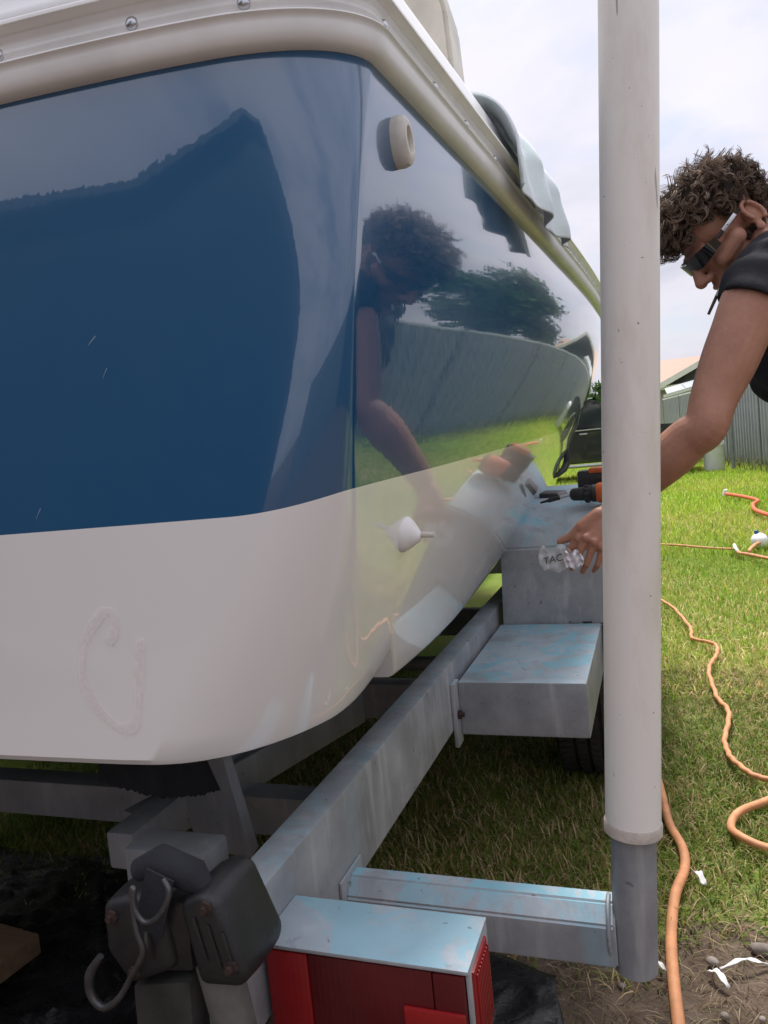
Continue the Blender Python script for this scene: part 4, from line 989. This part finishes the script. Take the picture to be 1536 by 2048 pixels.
rounded('cover', [(-.490, .612), (-.458, .628), (-.440, .622), (-.411, .545), (-.420, .524), (-.474, .520)], .615, .700, GREYP)
rounded('cover', [(-.592, .598), (-.545, .612), (-.510, .612), (-.503, .530), (-.565, .502), (-.594, .54)], .620, .690, GREYP)
hexa('centre_plate', [(-.565, .632, .515), (-.490, .632, .525), (-.490, .66, .525), (-.565, .66, .515), (-.548, .628, .600), (-.485, .628, .605), (-.485, .66, .605), (-.548, .66, .600)], BLACKP, td, .006)
tube('webbing_roll', [(-.550, .640, .628), (-.52, .640, .640), (-.480, .640, .628), (-.462, .64, .610)], [.012, .018, .017, .008], SHIRT, td, 14)
tube('spindle', [(-.475, .655, .53), (-.46, .655, .44), (-.455, .655, .36)], [.024, .022, .022], simple('weathered_grey_tube', (.13, .125, .115), .7, 0, .3, 25, .3), td, 18)
hexa('lower_bracket', [(-.575, .63, .40), (-.50, .63, .40), (-.50, .70, .40), (-.575, .70, .40), (-.57, .63, .50), (-.495, .63, .515), (-.495, .70, .515), (-.57, .70, .50)], simple('muddy_bracket', (.035, .033, .03), .8, 0, .4, 25, .4), td, .006)
for x, z, yy in ((-.452, .612, .614), (-.430, .552, .614), (-.575, .585, .619), (-.555, .525, .619)): lathe('bolt', (x, yy + .002, z), (0, -1, 0), [(0, .0075), (.004, .0075), (.0045, .004), (.009, .004)], RUST, td, 6)
lathe('gear_wheel', (-.535, .648, .560), (1, .05, .1), [(0, .010), (.001, .034), (.005, .034), (.006, .010)], simple('greasy_steel', (.10, .095, .09), .45, .6, .4, 40, .3), td, 18)
bar('webbing', (-.505, .618, .640), (-.528, .617, .575), .034, .0025, SHIRT, td, .0008, (0, 1, 0))
for k in range(3): bar('slot', (-.468 + k * .016, .6138, .60 - k * .006), (-.458 + k * .016, .6138, .555 - k * .006), .004, .0016, BLACKP, td, .0004, (0, 1, 0))
hkp = catmull([(-.492, .606, .643), (-.484, .602, .631), (-.497, .600, .608), (-.516, .600, .598), (-.527, .600, .612), (-.527, .602, .632), (-.532, .604, .622), (-.528, .600, .588), (-.524, .600, .565), (-.543, .600, .535), (-.564, .600, .507), (-.585, .600, .495), (-.598, .600, .507), (-.597, .600, .529), (-.579, .600, .553)], 6)
tag(tube('steel_hook', hkp, [.0032] * (len(hkp) - 26) + list(np.linspace(.0034, .0052, 20)) + list(np.linspace(.0052, .0035, 6)), simple('dull_hook_steel', (.10, .10, .105), .42, .7, .35, 40, .2), None, 10), 'bent steel S hook hanging over the grey tie-down ratchet', 'hook')

# ================================================================== THINGS ON THE GROUND
def plastic_sheet(label, x0, x1, y0_, y1_, seed, h, nx=70, ny=60):
    rg = np.random.default_rng(seed); ph = rg.uniform(0, 6.28, (14, 3)); k = rg.normal(0, 1, (14, 2)); rows = []
    for j in range(ny):
        row = []
        for i in range(nx):
            s, t = i / (nx - 1), j / (ny - 1)
            x = x0 + (x1 - x0) * s + .02 * math.sin(t * 13 + seed) * (1 if s in (0, 1) else .5); y = y0_ + (y1_ - y0_) * t + .02 * math.sin(s * 11)
            z = 0
            for q in range(14):
                v = k[q, 0] * x * 9 + k[q, 1] * y * 9 + ph[q, 0]; z += (1 - abs(math.sin(v))) ** 5 * (.4 + .6 * math.sin(ph[q, 1] + 3 * x + 2 * y) ** 2)
            ed = min(1, 6 * min(s, 1 - s, t, 1 - t) + .15)
            row.append((x, y, .010 + h * z / 4 * ed))
        rows.append(row)
    o = link('plastic_sheet', grid_mesh(rows), None, None, 50); sm = o.modifiers.new('thick', 'SOLIDIFY'); sm.thickness = .001
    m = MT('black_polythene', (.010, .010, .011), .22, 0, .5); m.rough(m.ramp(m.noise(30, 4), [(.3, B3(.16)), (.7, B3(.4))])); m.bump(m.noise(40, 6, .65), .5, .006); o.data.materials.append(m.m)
    return tag(o, label, 'plastic sheet')
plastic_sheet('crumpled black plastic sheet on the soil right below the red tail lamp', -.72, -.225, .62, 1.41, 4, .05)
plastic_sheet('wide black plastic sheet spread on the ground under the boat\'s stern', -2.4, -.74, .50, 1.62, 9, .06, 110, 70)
pk = bar('timber_plank', (-2.35, 1.20, .085), (-1.30, 1.08, .085), .19, .045, None, None, .004)
def wood():
    m = MT('raw_timber', (.20, .12, .07), .8); m.base(m.mix(m.ramp(m.noise(5, 5, .6, (.6, 8, 8), .6), [(.3, B3(0)), (.7, B3(1))]), (.09, .05, .028), (.17, .105, .06))); m.bump(m.noise(30, 4, .6, (.2, 4, 4)), .3, .003); return m.m
pk.data.materials.append(wood()); tag(pk, 'brown timber plank lying on the black plastic under the boat', 'plank')

def cord(name, pts, r, mat, label, cat, z=.012, wob=.0, n=10, close=None):
    P = catmull([(x, y) for x, y in pts], 14); out_ = []
    for i, p in enumerate(P):
        w_ = wob * (math.sin(i * 1.1) + .6 * math.sin(i * .47 + 1)); out_.append((p[0] + w_, p[1] + w_ * .5, z + .003 * math.sin(i * .21)))
    return tag(tube(name, out_, r, mat, None, n, 180), label, cat)
cord('hose', [(-.05, 2.30), (-.036, 2.154), (-.02, 2.002), (.007, 1.884), (.006, 1.796), (-.017, 1.683), (-.028, 1.559), (-.028, 1.438), (-.022, 1.3), (-.015, 1.15)], .0115, ORANGE, 'thick orange hose lying beside the foot of the white pole', 'hose', .016)
cord('hose', [(.42, 2.30), (.293, 2.227), (.209, 2.144), (.143, 2.066), (.125, 1.999), (.151, 1.942), (.222, 1.908), (.36, 1.87)], .0105, ORANGE, 'bent orange hose loop entering the lawn from the right edge', 'hose', .022)
cord('extension_cord', [(-.08, 4.85), (-.019, 4.661), (.05, 4.437), (.119, 3.967), (.121, 3.782), (.21, 3.653), (.202, 3.497), (.16, 3.286), (.164, 2.984), (.19, 2.782), (.158, 2.56), (.162, 2.408), (.203, 2.31), (.273, 2.261), (.42, 2.24)], .0085, ORANGE, 'long wavy orange cord winding through the grass behind the pole', 'cord', .032, .0016)
cord('extension_cord', [(-.25, 6.9), (-.069, 6.757), (.088, 6.651), (.306, 6.428), (.545, 6.283)], .0085, ORANGE, 'thin straight orange cord crossing the lawn behind the pole', 'cord', .05, .001, 8)
ce = thing('extension_cord', 'orange cord with pale end in the grass beside the white jug', 'cord', (.6, 6.0, 0))
tube('cable', [(*q, .055) for q in catmull([(.549, 6.10), (.560, 6.02), (.611, 5.948), (.764, 5.666), (1.1, 5.3)], 8)], .012, ORANGE, ce, 10, 180)
tube('cable_end', [(.552, 6.40, .06), (.545, 6.25, .06), (.549, 6.10, .056)], .0125, PAPER, ce, 10, 180)
cord('extension_cord', [(.609, 5.991), (.66, 6.2), (.709, 6.354), (.902, 6.623), (1.3, 6.9)], .013, ORANGE, 'orange cord curving past the white jug to the right edge', 'cord', .07, 0, 8)
cr = thing('extension_cord', 'red orange cord with white plug far out on the bright lawn', 'cord', (.9, 9.5, 0))
tube('cable', [(*q, .075) for q in catmull([(.855, 10.6), (.977, 10.2), (1.095, 9.567), (.993, 9.092), (.965, 8.487), (1.089, 7.924), (1.5, 7.6)], 8)], .022, REDC, cr, 8, 180)
lathe('plug', (.845, 10.68, .05), (.2, -.2, 1), [(0, .03), (.06, .03), (.08, .02)], PAPER, cr, 12)
jg = thing('jug', 'round white plastic jug with blue cap lying on the lawn', 'jug', (.735, 6.45, 0))
bm = bmesh.new(); ellipsoid(bm, (.737, 6.46, .075), (.062, .085, .062), None, 28, 18); link('jug_body', bm_me(bm), simple('white_jug', (.86, .86, .86), .4, 0, .04, 20, .05), jg, 180)
lathe('cap', (.722, 6.46, .132), (-.25, .1, 1), [(0, .016), (.024, .016), (.026, .013)], simple('blue_cap', (.03, .10, .38), .45, 0, .1, 40, .1), jg, 14)

def scrap(label, x, y, ln_, wd, ang, z=.012, curl=.008):
    rows = []
    for j in range(4):
        row = []
        for i in range(10):
            s = i / 9 - .5; t = j / 3 - .5; px = s * ln_; py = t * wd * (1 - 1.2 * s * s + .1 * math.sin(i * 2.1)); row.append((x + px * math.cos(ang) - py * math.sin(ang), y + px * math.sin(ang) + py * math.cos(ang), z + curl * (math.cos(s * 5) + 1.5 * t * t) + .002 * math.sin(i * 1.7 + j)))
        rows.append(row)
    o = link('paper_scrap', grid_mesh(rows), PAPER, None, 60); sm = o.modifiers.new('thick', 'SOLIDIFY'); sm.thickness = .0012
    return tag(o, label, 'paper scrap')
scrap('white paper scrap in the grass right of the orange hose', .036, 1.75, .050, .014, 2.0, .030)
scrap('short white scrap on soil just below the grey post foot', -.078, 1.435, .020, .012, .4)
scrap('white scrap on soil touching the orange hose at the post foot', -.054, 1.452, .034, .009, -.3)
scrap('pointed white scrap on the soil right of the orange hose', .051, 1.447, .050, .012, -.85)
scrap('long thin white sliver on the soil at the lower right', .100, 1.492, .092, .007, .35)
stn = [(.136, 1.551, .017, 'grey stone at the right edge beside the white sliver'), (-.12, 1.40, .006, 'tiny pebble on the soil left of the white scraps'), (.075, 1.33, .006, 'small pebble in the lower right soil'), (.055, 1.36, .007, 'round pebble on the soil below the pointed scrap'), (.115, 1.365, .006, 'pebble near the lower right picture corner'), (.045, 1.50, .011, 'brown stone half buried above the pointed white scrap')]
for x, y, r, lb_ in stn:
    bm = bmesh.new(); bmesh.ops.create_icosphere(bm, subdivisions=2, radius=1)
    for v in bm.verts: v.co = Vector((x, y, r * .35)) + Vector((v.co.x * r * 1.2, v.co.y * r, v.co.z * r * .75)) * random.uniform(.86, 1.1)
    tag(link('stone', bm_me(bm), STONE, None, 180), lb_, 'stone')
# dry straw and roots scattered over the bare soil
blades('dry_straw', 1500, (-.25, .35), (1.22, 1.70), (.02, .07), (.0012, .003), [(.30, .22, .13), (.22, .15, .09), (.38, .30, .19), (.13, .15, .05)], (.9, 1.0), None, 3, 'dry straw and roots littering the bare soil')
